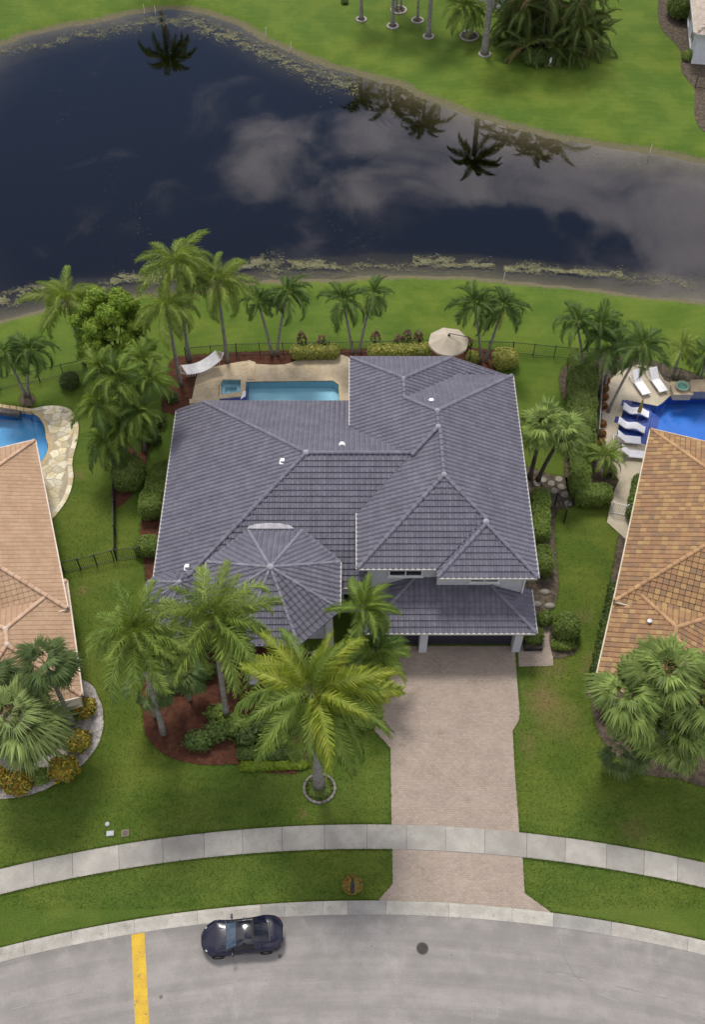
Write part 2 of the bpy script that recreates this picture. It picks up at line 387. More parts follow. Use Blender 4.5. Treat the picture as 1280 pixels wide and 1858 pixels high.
M_CONC = mat('concrete', (.345, .328, .295), (.275, .26, .236), scale=.8, rough=.9, spec=.2, fine=.12, fscale=18, bump=.004, bscale=60, obj=.10,
             extra=lambda g, c, p: g.mix(g.rng(g.noise(p, 1.3, 7, .75), .50, .60, 0, .85), c, g.mix(g.noise(p, .35, 3), (.225, .218, .20), (.36, .335, .295))))
walk_base = MB().prism(arc_poly(R_WALK_O - .02, R_WALK_I + .02, R(-40), R(40), 60), -.06, .012).build('sidewalk', mat('joint_dirt', (.17, .155, .12), rough=.95)); tag(walk_base, kind='structure')
joints_px = [60, 131, 215, 295, 370, 440, 512, 589, 666, 738, 809, 880, 957, 1027, 1102, 1170, 1231]
def walk_y(x): return 1500 + .00019 * (x - 660) ** 2
ja = [ang(x, walk_y(x)) for x in joints_px]
step = ja[1] - ja[0]
ja = [ja[0] - .029 * k for k in range(7, 0, -1)] + ja + [ja[-1] + .029 * k for k in range(1, 8)]
for a0, a1 in zip(ja, ja[1:]):
    MB().prism(arc_poly(R_WALK_O, R_WALK_I, a0 + .00012, a1 - .00012, 4), 0, .042 + rnd.uniform(-.004, .004)).build('slab', M_CONC, walk_base, bevel=.008)
kerb_base = MB().prism(arc_poly(R_KERB_O - .02, R_KERB_I + .02, R(-45), R(45), 60), -.06, .004).build('kerb', MATS['joint_dirt']); tag(kerb_base, kind='structure')
M_KERB = mat('kerb_concrete', (.40, .38, .34), (.33, .312, .276), scale=1.2, rough=.9, spec=.2, fine=.14, fscale=16, bump=.004, bscale=60, obj=.09,
             extra=lambda g, c, p: g.mix(g.rng(g.noise(p, 2.2, 6, .7), .54, .66, 0, .5), c, (.22, .21, .19)))
M_KERB2 = mat('kerb_concrete_grey', (.30, .29, .265), (.25, .24, .225), scale=1.2, rough=.9, spec=.2, fine=.14, fscale=16, bump=.004, bscale=60)
kj = [(130, 1700), (197, 1687), (244, 1677), (358, 1663), (473, 1652), (517, 1650), (587, 1647), (631, 1646), (701, 1647), (815, 1654), (930, 1664), (1005, 1671), (1110, 1687), (1249, 1712)]
ka = [ang(*p) for p in kj]
ka = [ka[0] - .032 * k for k in range(9, 0, -1)] + ka + [ka[-1] + .032 * k for k in range(1, 9)]
for i, (a0, a1) in enumerate(zip(ka, ka[1:])):
    grey = any(abs((a0 + a1) / 2 - ang(x, y)) < .004 for x, y in ((495, 1650), (666, 1646), (1057, 1679)))
    n = 5; prof = [(R_KERB_O, 0), (R_KERB_O, .10), (R_KERB_O - .16, .095), (R_KERB_O - .42, .03), (R_KERB_O - .50, .018), (R_KERB_I, .022), (R_KERB_I, -.02)]
    V = []; F = []; m = len(prof)
    for k in range(n + 1):
        a = a0 + .0001 + (a1 - a0 - .0002) * k / n
        V += [pol(r, a, z) for r, z in prof]
    for k in range(n): F += [(k * m + j, k * m + j + 1, (k + 1) * m + j + 1, (k + 1) * m + j) for j in range(m - 1)]
    F += [tuple(range(m)), tuple(n * m + j for j in reversed(range(m)))]
    MB().add(V, F).build('kerb_stone', M_KERB2 if grey else M_KERB, kerb_base)

# ---- paved areas (pavers are only a few pixels: bricks in the material)
def paver_mat(name, c1, c2, c3, bw, bh, mortar, rot=0.0, msize=.035):
    def ex(g, col, pos):
        v = g.n('ShaderNodeVectorRotate', {'Vector': pos, 'Angle': rot}, rotation_type='Z_AXIS').outputs[0]
        br = g.n('ShaderNodeTexBrick', {'Vector': v, 'Color1': (1, 1, 1, 1), 'Color2': (.86, .86, .86, 1), 'Mortar': (0, 0, 0, 1), 'Scale': 1.0, 'Mortar Size': msize * bh, 'Mortar Smooth': .3, 'Bias': 0.0, 'Brick Width': bw, 'Row Height': bh}, offset=.5)
        k = g.rng(g.noise(pos, .8, 5, .6), .3, .7)
        col = g.mix(k, col, c3)
        col = g.mix(1.0, col, br.outputs['Color'], 'MULTIPLY')
        col = g.mix(br.outputs['Fac'], col, mortar)
        for px, py, r in ((760, 1250, .5), (860, 1240, .6), (800, 1330, .35), (700, 1270, .3), (850, 1450, .45)):      # oil drips
            c = U(px, py); w = g.vmath('ADD', pos, g.vmath('MULTIPLY', g.noise(pos, 3, 4, .7, 'Color'), (.5, .5, 0)))
            col = g.mix(g.rng(g.vmath('DISTANCE', w, (c.x + .25, c.y + .25, .014)), r * .1, r, .3, 0), col, g.mix(1.0, col, (.55, .54, .54), 'MULTIPLY'))
        return g.mix(g.rng(g.noise(pos, .45, 6, .7), .55, .75, 0, .4), col, g.mix(1.0, col, (.72, .70, .68), 'MULTIPLY'))
    return mat(name, c1, c2, scale=5, rough=.9, spec=.2, extra=ex, fine=.13, fscale=14, bump=.003, bscale=30)
M_DRIVE = paver_mat('driveway_pavers', (.335, .272, .224), (.285, .230, .190), (.36, .295, .244), .23, .125, (.165, .135, .112), 0)
M_PATIO = paver_mat('patio_pavers', (.47, .385, .26), (.40, .32, .215), (.52, .43, .31), .28, .15, (.36, .28, .18), 0)
drive_px = [(722, 1184), (941, 1184), (944, 1296), (942, 1308), (931, 1326), (935, 1400), (943, 1507), (943, 1511), (712, 1500), (711, 1497), (709, 1357), (679, 1325), (690, 1302), (706, 1230), (712, 1184)]
def sheet(name, poly, z, m, kind='structure', z0=-.05):
    o = MB().prism(poly, z0, z).build(name, m); return tag(o, kind=kind)
dw = [Vector((1.8, 33.2, 0)), Vector((10.3, 33.2, 0))] + UP(drive_px[2:-1]) + [U(714, 1184)]
sheet('driveway', dw, .014, M_DRIVE)
apron = [U(712, 1538), U(949, 1552), U(953, 1621), pol(R_KERB_O - .01, ang(1004, 1657)), pol(R_KERB_O - .01, ang(900, 1648)), pol(R_KERB_O - .01, ang(780, 1640)), pol(R_KERB_O - .01, ang(685, 1634)), U(713, 1604)]
sheet('driveway_apron', apron, .014, M_DRIVE)
def brick_edge(parent_name, poly_px, m): pass
walk_px = [(706, 1236), (690, 1302), (640, 1300), (560, 1290), (500, 1270), (440, 1225), (420, 1190), (600, 1180), (640, 1215)]
sheet('front_path', UP(walk_px), .018, M_DRIVE)
sheet('side_path', UP([(941, 1150), (1003, 1130), (1005, 1208), (942, 1210)]), .018, M_DRIVE)

M_MULCH = mat('red_mulch', (.100, .042, .026), (.066, .028, .018), scale=3, rough=.95, spec=.1, fine=.5, fscale=24, bump=.04, bscale=24)
M_MULCHB = mat('brown_mulch', (.12, .095, .07), (.06, .048, .036), scale=3, rough=.95, spec=.1, fine=.45, fscale=20, bump=.04, bscale=20)
M_GRAVEL = mat('pale_gravel', (.40, .37, .35), (.24, .22, .20), scale=2.2, rough=.95, spec=.1, fine=.45, fscale=12, bump=.04, bscale=14)
def bed(name, px, m, z=.03, k=5):
    return sheet(name, wobble(smooth_loop(UP(px), k), .07), z, m)
bed('mulch_bed', [(294, 742), (300, 690), (312, 652), (345, 645), (420, 640), (520, 636), (640, 634), (780, 628), (900, 636), (918, 654), (892, 672), (820, 676), (640, 666), (480, 672), (385, 676), (356, 705), (344, 760), (310, 750)], M_MULCH)
bed('mulch_bed', [(206, 872), (206, 922), (236, 902), (262, 862), (272, 800), (290, 765), (262, 750), (240, 800)], M_MULCH)
bed('mulch_bed', [(256, 950), (300, 900), (300, 1090), (272, 1090), (262, 1030)], M_MULCH)
bed('mulch_bed', [(262, 1235), (258, 1290), (268, 1340), (300, 1370), (350, 1386), (430, 1389), (500, 1404), (545, 1400), (570, 1380), (600, 1330), (690, 1302), (640, 1210), (440, 1170), (300, 1180)], M_MULCH)
bed('mulch_bed', [(945, 850), (1000, 862), (1040, 872), (1046, 915), (1008, 935), (1014, 1060), (1008, 1095), (985, 1125), (955, 1130), (950, 950)], M_MULCHB)
bed('mulch_bed', [(1000, 1140), (1040, 1148), (1046, 1180), (1030, 1192), (1004, 1190)], M_MULCHB)
bed('gravel_bed', [(-60, 1452), (0, 1450), (60, 1441), (120, 1412), (165, 1370), (187, 1322), (182, 1272), (162, 1240), (130, 1228), (0, 1190), (-60, 1200)], M_GRAVEL)
bed('mulch_bed', [(1086, 1225), (1074, 1280), (1098, 1350), (1160, 1400), (1220, 1411), (1330, 1412), (1340, 1180), (1100, 1190)], M_MULCHB)
bed('mulch_bed', [(1140, 905), (1150, 960), (1118, 1110), (1094, 1220), (1076, 1262), (1066, 1255), (1082, 1190), (1104, 1080), (1126, 960)], M_MULCHB)
bed('mulch_bed', [(1078, 640), (1120, 645), (1200, 660), (1290, 690), (1290, 720), (1180, 690), (1110, 690), (1100, 800), (1110, 860), (1125, 890), (1030, 890), (1040, 700)], M_MULCHB)
bed('mulch_bed', [(1016, 700), (1030, 660), (1085, 650), (1080, 800), (1078, 880), (1030, 870), (1040, 780)], M_MULCHB, z=.02)
bed('mulch_bed', [(36, 722), (48, 712), (62, 720), (62, 732), (48, 738), (36, 732)], M_MULCHB)
bed('mulch_bed', [(1195, 0), (1200, 50), (1235, 90), (1238, 130), (1262, 165), (1262, 210), (1282, 240), (1340, 240), (1330, -60), (1210, -60)], M_MULCHB)
bed('mulch_bed', [(955, 104), (985, 117), (1015, 108), (1030, 90), (1040, 60), (1010, 40), (950, 50), (945, 80)], M_MULCHB)

# ---- pools
M_COPE = mat('stone_coping', (.50, .40, .27), (.42, .33, .22), scale=2, rough=.8, fine=.15, fscale=10)
M_FLAG_J = mat('flagstone_joint', (.40, .34, .24), rough=.95)
M_POOLDECK_R = mat('cream_pool_deck', (.47, .41, .31), (.41, .355, .265), scale=1.0, rough=.9, fine=.1, fscale=12, bump=.003, bscale=60,
                   extra=lambda g, c, p: g.mix(g.rng(g.noise(p, .7, 6, .7), .5, .75, 0, .5), c, (.36, .32, .25)))
dk = [Vector((p.x, p.y, 0)) for p in UP(deck_main_px)]
sheet('pool_deck', smooth_loop(dk[:12], 4, closed=False) + dk[12:], .05, M_PATIO).name = 'pool_deck'
# the deck carries openings: rebuilt below as slabs with holes
bpy.data.objects.remove(bpy.data.objects['pool_deck'])
deck_outline = smooth_loop(dk[:12], 4, closed=False) + dk[12:]
tag(MB().prism(deck_outline, -.05, .05, holes=[[Vector((p.x, p.y, 0)) for p in pool_main]]).build('pool_deck', M_PATIO), kind='structure')
fl_px = [(-60, 738), (0, 740), (30, 747), (55, 743), (78, 738), (104, 737), (128, 744), (142, 768), (140, 800), (131, 838), (133, 868), (124, 902), (104, 932), (90, 945), (60, 960), (-60, 960)]
fl = smooth_loop(UP(fl_px), 5)
tag(MB().prism(fl, -.05, .03, holes=[pool_left]).build('flagstone_deck', M_FLAG_J), kind='structure')
rd_px = [(1086, 812), (1096, 730), (1106, 692), (1128, 672), (1160, 662), (1192, 668), (1206, 690), (1230, 702), (1400, 706), (1400, 1010), (1160, 1000), (1102, 948), (1112, 900), (1124, 872)]
tag(MB().prism(UP(rd_px), -.05, .045, holes=[pool_right]).build('concrete_pool_deck', M_POOLDECK_R), kind='structure')

def up_sheet(name, poly, z, m, parent):
    tri = tessellate_polygon([[Vector((p[0], p[1], 0)) for p in poly]]); off = root_off(parent); F = []
    for t in tri:
        a, b, c = (Vector((poly[i][0], poly[i][1], 0)) for i in t); F.append(tuple(t) if (b - a).cross(c - a).z > 0 else tuple(reversed(t)))
    return raw(name, [(p[0] - off.x, p[1] - off.y, z - off.z) for p in poly], F, m, parent)
def pool(label, poly, wall_c, floor_c, absorb, dens, depth, cope_m, zw, cope_w=.28, top=.05):
    c = sum((Vector((p[0], p[1], 0)) for p in poly), Vector()) / len(poly)
    t = thing('swimming_pool', label, 'pool', (c.x, c.y, 0))
    n = len(poly); V = [(p[0], p[1], top - .005) for p in poly] + [(p[0], p[1], -depth) for p in poly]
    sh = MB(); sh.add(V, [(i, (i + 1) % n, (i + 1) % n + n, i + n) for i in range(n)])
    tri = tessellate_polygon([[Vector((p[0], p[1], 0)) for p in poly]]); sh.add([(p[0], p[1], -depth) for p in poly], [tuple(x) for x in tri])
    s_ = sh.build('shell', mat('pool_plaster_' + str(len(MATS)), wall_c, floor_c, scale=.8, rough=.7), t)
    wm = water_mat('pool_water_' + str(len(MATS)), absorb, 0, .006, 1.8, tint=absorb)
    tw = tessellate_polygon([[Vector((p[0], p[1], 0)) for p in poly]]); up_sheet('water', poly, zw, wm, t)
    if cope_w:
        P = [Vector((p[0], p[1], 0)) for p in poly]; area = sum(P[i - 1].x * P[i].y - P[i].x * P[i - 1].y for i in range(n)); sg = 1 if area > 0 else -1
        out = []
        for i in range(n):
            d0 = (P[i] - P[i - 1]).normalized(); d1 = (P[(i + 1) % n] - P[i]).normalized(); d = (d0 + d1)
            d = d.normalized() if d.length > 1e-5 else d1
            out.append(P[i] + Vector((d.y, -d.x, 0)) * sg * cope_w)
        inn = [P[i] + (P[i] - out[i]) * .1 for i in range(n)]
        MB().prism(out, top - .02, top + .012, holes=[inn]).build('coping', cope_m, t)
    return t
mp_px = [(448, 694), (604, 691), (615, 698), (617, 748), (447, 748)]
spa_px = [(404, 690), (438, 690), (437, 716), (398, 721), (398, 696)]
pm = pool('rectangular light blue swimming pool behind the grey roofed house', [Vector((p.x, p.y, 0)) for p in pool_main], (.36, .60, .70), (.32, .56, .67), (.88, .97, 1), .42, .75, M_COPE, -.06)
# raised spa in the pool's left end, navy tile overflow
spa = [Vector((p.x, p.y, 0)) for p in UP([(400, 689), (447, 691), (445, 722), (398, 727)])]
spi = [Vector((p.x, p.y, 0)) for p in UP([(405, 692), (437, 692), (437, 714), (402, 719), (401, 697)])]
M_NAVY = mat('navy_tile', (.012, .018, .13), (.02, .03, .2), scale=6, rough=.25, spec=.6)
pdeck_spa = MB().prism(spa, -1.4, .16, holes=[spi]).build('spa_wall', mat('spa_plaster', (.56, .72, .76), rough=.6), pm)
MB().prism(UP([(396, 728), (446, 723), (449, 700), (451, 700), (448, 728), (396, 733)]), -.5, .17).build('spa_face_tile', M_NAVY, pm)
MB().prism(spa, .162, .21, holes=[spi]).build('spa_rim', M_COPE, pdeck_spa)
MB().prism(shrink(spi, 1.03), -.73, -.65).build('spa_floor', MATS['spa_plaster'], pm)
si2 = shrink(spi, .62); MB().prism(shrink(spi, 1.02), -.64, -.35, holes=[si2]).build('spa_seat', MATS['spa_plaster'], pm)
tw = tessellate_polygon([[Vector((p[0], p[1], 0)) for p in spi]]); up_sheet('spa_water', spi, .10, water_mat('spa_water', (.5, .8, .85), 0, .006, 2.5, tint=(.85, .97, 1)), pm)
wf = UP([(441, 714), (447, 712), (446, 722), (437, 728)]); MB().prism(wf, .1, .225).build('spillway', mat('white_stone', (.8, .8, .82), rough=.4), pm)
lowd = UP([(344, 727), (398, 722), (398, 731), (344, 735)]); MB().prism(lowd, .045, .18).build('raised_step', M_COPE, pm)
st = UP([(451, 655), (464, 659), (462, 690), (449, 690)]); MB().prism(st, .04, .12).build('raised_step', M_COPE, pm)

pl = pool('freeform blue swimming pool beside the salmon roofed house', pool_left, (.13, .37, .62), (.11, .33, .58), (.82, .94, 1), .5, .8, mat('flag_coping', (.46, .36, .2), (.38, .28, .15), scale=3, rough=.8), -.06, .3, .03)
dark = UP([(-40, 744), (0, 742), (38, 751), (36, 757), (0, 753), (-40, 756)]); MB().prism(dark, -.05, .30).build('rock_ledge', mat('dark_rock', (.05, .05, .06), (.12, .10, .08), scale=5, rough=.8), pl)
for i in range(6):
    q = UP([(-20 + i * 13, 735 + i * 2), (-8 + i * 13, 737 + i * 2), (-8 + i * 13, 743 + i * 2), (-20 + i * 13, 741 + i * 2)]); MB().prism(q, 0, .34 + .02 * (i % 2)).build('ledge_stone', MATS['flag_coping'], pl)
pr = pool('deep blue swimming pool with sun shelf beside the brown roofed house', [Vector((p.x, p.y, 0)) for p in pool_right], (.05, .22, .66), (.04, .19, .60), (.80, .9, 1), .55, .95, M_POOLDECK_R, -.05, .25, .045)
shelf = UP([(1137, 728), (1178, 736), (1186, 742), (1174, 804), (1120, 789)]); MB().prism(shelf, -.9, -.28).build('sun_shelf', mat('shelf_tile', (.07, .12, .42), (.05, .09, .36), scale=4, rough=.4), pr)
for k in range(3):
    q = UP([(1187 + k * 5, 742), (1191 + k * 5, 743), (1180 + k * 5, 806), (1176 + k * 5, 805)]); MB().prism(q, -.94, -.42 - .14 * k).build('pool_step', MATS['shelf_tile'], pr)

# flagstones of the left deck: each its own stone
def voronoi_cells(poly, hole, size, seed):
    r = random.Random(seed); xs = [p[0] for p in poly]; ys = [p[1] for p in poly]; sites = []
    x = min(xs)
    while x < max(xs):
        y = min(ys)
        while y < max(ys):
            sites.append(Vector((x + r.uniform(-.45, .45) * size, y + r.uniform(-.45, .45) * size, 0))); y += size
        x += size
    for s in sites:
        cell = [s + Vector((a, b, 0)) * size * 2 for a, b in ((-1, -1), (1, -1), (1, 1), (-1, 1))]
        for o in sites:
            if o is s or (o - s).length > size * 3.2: continue
            m = (s + o) / 2 - (o - s).normalized() * .02; nrm = (o - s)
            new = []
            for i in range(len(cell)):
                a, b = cell[i - 1], cell[i]; da, db = (a - m).dot(nrm), (b - m).dot(nrm)
                if da <= 0: new.append(a)
                if (da < 0) != (db < 0) and abs(da - db) > 1e-9: new.append(a + (b - a) * (da / (da - db)))
            cell = new
            if len(cell) < 3: break
        if len(cell) >= 3: yield s, cell
M_FLAG = mat('flagstone', (.53, .44, .26), (.60, .56, .44), scale=1.3, rough=.85, fine=.18, fscale=8, obj=.22, bump=.004, bscale=20)
fd = bpy.data.objects['flagstone_deck']; hole_big = shrink(pool_left, 1.0)
for s, cell in voronoi_cells(fl, pool_left, .62, 3):
    if s.x < -26: continue
    if all(inside(p.x, p.y, fl) for p in cell) and not any(inside(p.x, p.y, pool_left) for p in cell):
        if min((Vector((q.x, q.y, 0)) - s).length for q in pool_left) < .5: continue
        MB().prism(cell, .02, .045 + rnd.uniform(0, .006)).build('flagstone', M_FLAG, fd)
# border stones round the flagstone deck's lawn edge
eb = [p for p in fl if -26 < p.x and U(0, 735).y > p.y - .5]
for i in range(0, len(fl) - 1, 2):
    a, b = fl[i], fl[(i + 2) % len(fl)]
    if a.x < -25.5 or (b - a).length > 1.6 or proj(a)[1] > 945: continue
    d = (b - a).normalized(); nrm = Vector((-d.y, d.x, 0))
    mid = (a + b) / 2
    if not inside((mid + nrm * .2).x, (mid + nrm * .2).y, fl): nrm = -nrm
    if inside((mid + nrm * .2).x, (mid + nrm * .2).y, pool_left): continue
    MB().prism([a + d * .015, b - d * .015, b - d * .015 + nrm * .34, a + d * .015 + nrm * .34], .0, .058).build('border_stone', M_FLAG, fd)

# stepping stones through the side garden
M_STEP = mat('stepping_stone', (.26, .235, .20), (.18, .165, .14), scale=4, rough=.9, fine=.25, fscale=14, obj=.12)
steps = [(1001, 878, 'highest'), (1015, 870, ''), (986, 871, ''), (1019, 884, ''), (1007, 891, ''), (1025, 898, ''), (1031, 914, ''), (975, 878, '')]
step_words = ['round grey stepping stone in the middle of the side garden path', 'round grey stepping stone farthest up the side garden path by the hedge', 'round grey stepping stone second from the house wall in the side garden', 'round grey stepping stone right of centre in the side garden path', 'wide flat stepping stone below the centre of the side garden path', 'round stepping stone just above the black garden gate', 'small stepping stone right beside the black garden gate', 'half hidden stepping stone closest to the grey roof in the side garden']
for (x, y, _), lb in zip(steps, step_words):
    p = U(x, y); pts_ = [p + Vector((math.cos(a), math.sin(a), 0)) * (.27 + .05 * noise.noise(Vector((x + math.cos(a), y + math.sin(a), 0)))) for a in [k * math.pi / 7 for k in range(14)]]
    tag(MB().prism(pts_, 0, .075).build('stepping_stone', M_STEP, bevel=.012), lb, 'stepping stone', 'stepping stones in the side garden')
for (x, y), lb in zip([(989, 1075), (973, 1097), (998, 1100)], ['pale garden rock nearest the round hedge beside the house', 'pale garden rock nearest the garage roof corner', 'pale garden rock at the lawn edge of the gravel patch']):
    t = MB(); p = U(x, y); t.lathe(p, [(.05, -.05), (.32, 0), (.3, .1), (.12, .2), (.02, .22)], 9, (1.2, .8), x)
    tag(t.build('garden_rock', M_STEP, smooth=True), lb, 'rock', 'pale rocks by the garage')
# paint on the road
sp = [U(238, 1697), U(262, 1695), U(271, 1864), U(245, 1864)]
sp[0] = pol(R_KERB_I - .02, ang(238, 1697)); sp[1] = pol(R_KERB_I - .02, ang(262, 1694))
M_YEL = mat('yellow_road_paint', (.55, .36, .035), (.47, .30, .04), scale=1.6, rough=.8, fine=.16, fscale=14,
            extra=lambda g, c, p: g.mix(g.rng(g.noise(p, 2.4, 7, .75), .585, .65, 0, .85), c, (.20, .165, .09)))
spv = [sp[0] + (sp[3] - sp[0]) * (i / 30) + Vector((noise.noise(Vector((i, 0, 3))) * .035, 0, 0)) for i in range(31)]
spw = [sp[1] + (sp[2] - sp[1]) * (i / 30) + Vector((noise.noise(Vector((i, 5, 3))) * .035, 0, 0)) for i in range(31)]
tag(MB().prism(spv + spw[::-1], .004, .0105).build('road_marking', M_YEL), kind='structure')

# algae drifting along the shore: loose flakes on the water
av = []; af = []
def flakes(px0, px1, wpx, n, size, seed):
    r = random.Random(seed)
    for k in range(n):
        t = r.random(); x = px0[0] + (px1[0] - px0[0]) * t; yc = px0[1] + (px1[1] - px0[1]) * t
        yc += 7 * noise.noise(Vector((x * .02, seed, 0))) + 3 * noise.noise(Vector((x * .08, seed, 2)))
        wl = 1.5 * wpx * (.35 + 1.1 * abs(noise.noise(Vector((x * .013, seed, 7)))))
        y = yc + r.gauss(0, wl * .6)
        p = U(x, y, LAKE_Z)
        if not inside(p.x, p.y, lake): continue
        if noise.noise(Vector((p.x * .8, p.y * 1.6, seed))) + .5 * noise.noise(Vector((p.x * 3, p.y * 4, seed))) < r.uniform(-.35, .35): continue
        s = size * r.uniform(.4, 1.4); a0 = r.uniform(0, 6.28); z = LAKE_Z + r.uniform(.004, .014); m = len(av); q = r.randint(4, 6)
        for j in range(q):
            a = a0 + 2 * math.pi * j / q; rr = s * r.uniform(.5, 1)
            av.append((p.x + math.cos(a) * rr * 1.5, p.y + math.sin(a) * rr, z))
        af.append(tuple(range(m, m + q)))
flakes((455, 478), (610, 480), 11, 5746, 0.037, 1); flakes((600, 483), (760, 484), 8, 2210, 0.033, 2); flakes((750, 474), (900, 480), 9, 6630, 0.037, 3)
flakes((915, 484), (1130, 498), 8, 6630, 0.037, 4); flakes((-10, 545), (100, 522), 13, 5304, 0.041, 5); flakes((200, 512), (330, 497), 12, 4420, 0.041, 6); flakes((100, 535), (220, 515), 9, 2210, 0.037, 10)
flakes((340, 494), (460, 480), 9, 2652, 0.037, 7); flakes((1120, 500), (1290, 520), 14, 2210, 0.033, 8); flakes((420, 503), (900, 497), 8, 3978, 0.026, 9)
flakes((130, 62), (260, 44), 12, 1701, 0.048, 11); flakes((350, 40), (520, 110), 20, 5348, 0.052, 12); flakes((520, 115), (650, 158), 16, 3160, 0.052, 13); flakes((0, 92), (130, 72), 9, 1215, 0.045, 14); flakes((250, 36), (350, 36), 12, 2187, 0.048, 15)
flakes((640, 140), (900, 225), 8, 1701, 0.037, 16); flakes((900, 270), (1280, 310), 12, 1458, 0.037, 17); flakes((60, 100), (300, 480), 220, 707, 0.026, 18); flakes((300, 150), (700, 460), 160, 707, 0.026, 19)
al = raw('floating_algae', av, af, mat('pond_algae', (.115, .115, .055), (.175, .168, .095), scale=3, rough=.9, isl=.35)); tag(al, 'pale floating algae drifting in bands along the lake shore', 'algae', kind='stuff')
# ------------------------------------------------------------------ houses
def tile_shape(w, L, h, t, kind='roll'):
    """one roof tile in (u across, v up-slope, n out of the roof): pan and roll, raised lower edge with its own butt face"""
    if kind == 'roll': prof = [(0, .12), (.12, .65), (.27, 1), (.43, .7), (.56, .08), (.78, 0), (.985, .06)]
    else: prof = [(.012, .0), (.10, .9), (.5, 1), (.90, .9), (.988, 0)]
    k = len(prof); V = []; F = []
    for u, z in prof: V.append((u * w, -.03, z * h + t))
    for u, z in prof: V.append((u * w, L, z * h))
    for u, z in prof: V.append((u * w, -.03, z * h * .25 - .004))
    for i in range(k - 1): F += [(i, i + 1, k + i + 1, k + i), (i, 2 * k + i, 2 * k + i + 1, i + 1)]
    F += [(0, k, 2 * k), (k - 1, 3 * k - 1, 2 * k - 1)]
    return V, F
def half_barrel(L, r, n=6):
    V = []; F = []
    for y, k, up in ((0, 1.12, .03), (L * 1.08, .92, .0)):
        for j in range(n + 1):
            a = math.pi * j / n; V.append((math.cos(a) * r * k, y, math.sin(a) * r * k * .8 + up))
    for j in range(n): F.append((j, j + 1, n + 2 + j, n + 1 + j))
    F.append(tuple(range(n, -1, -1)))
    return V, F

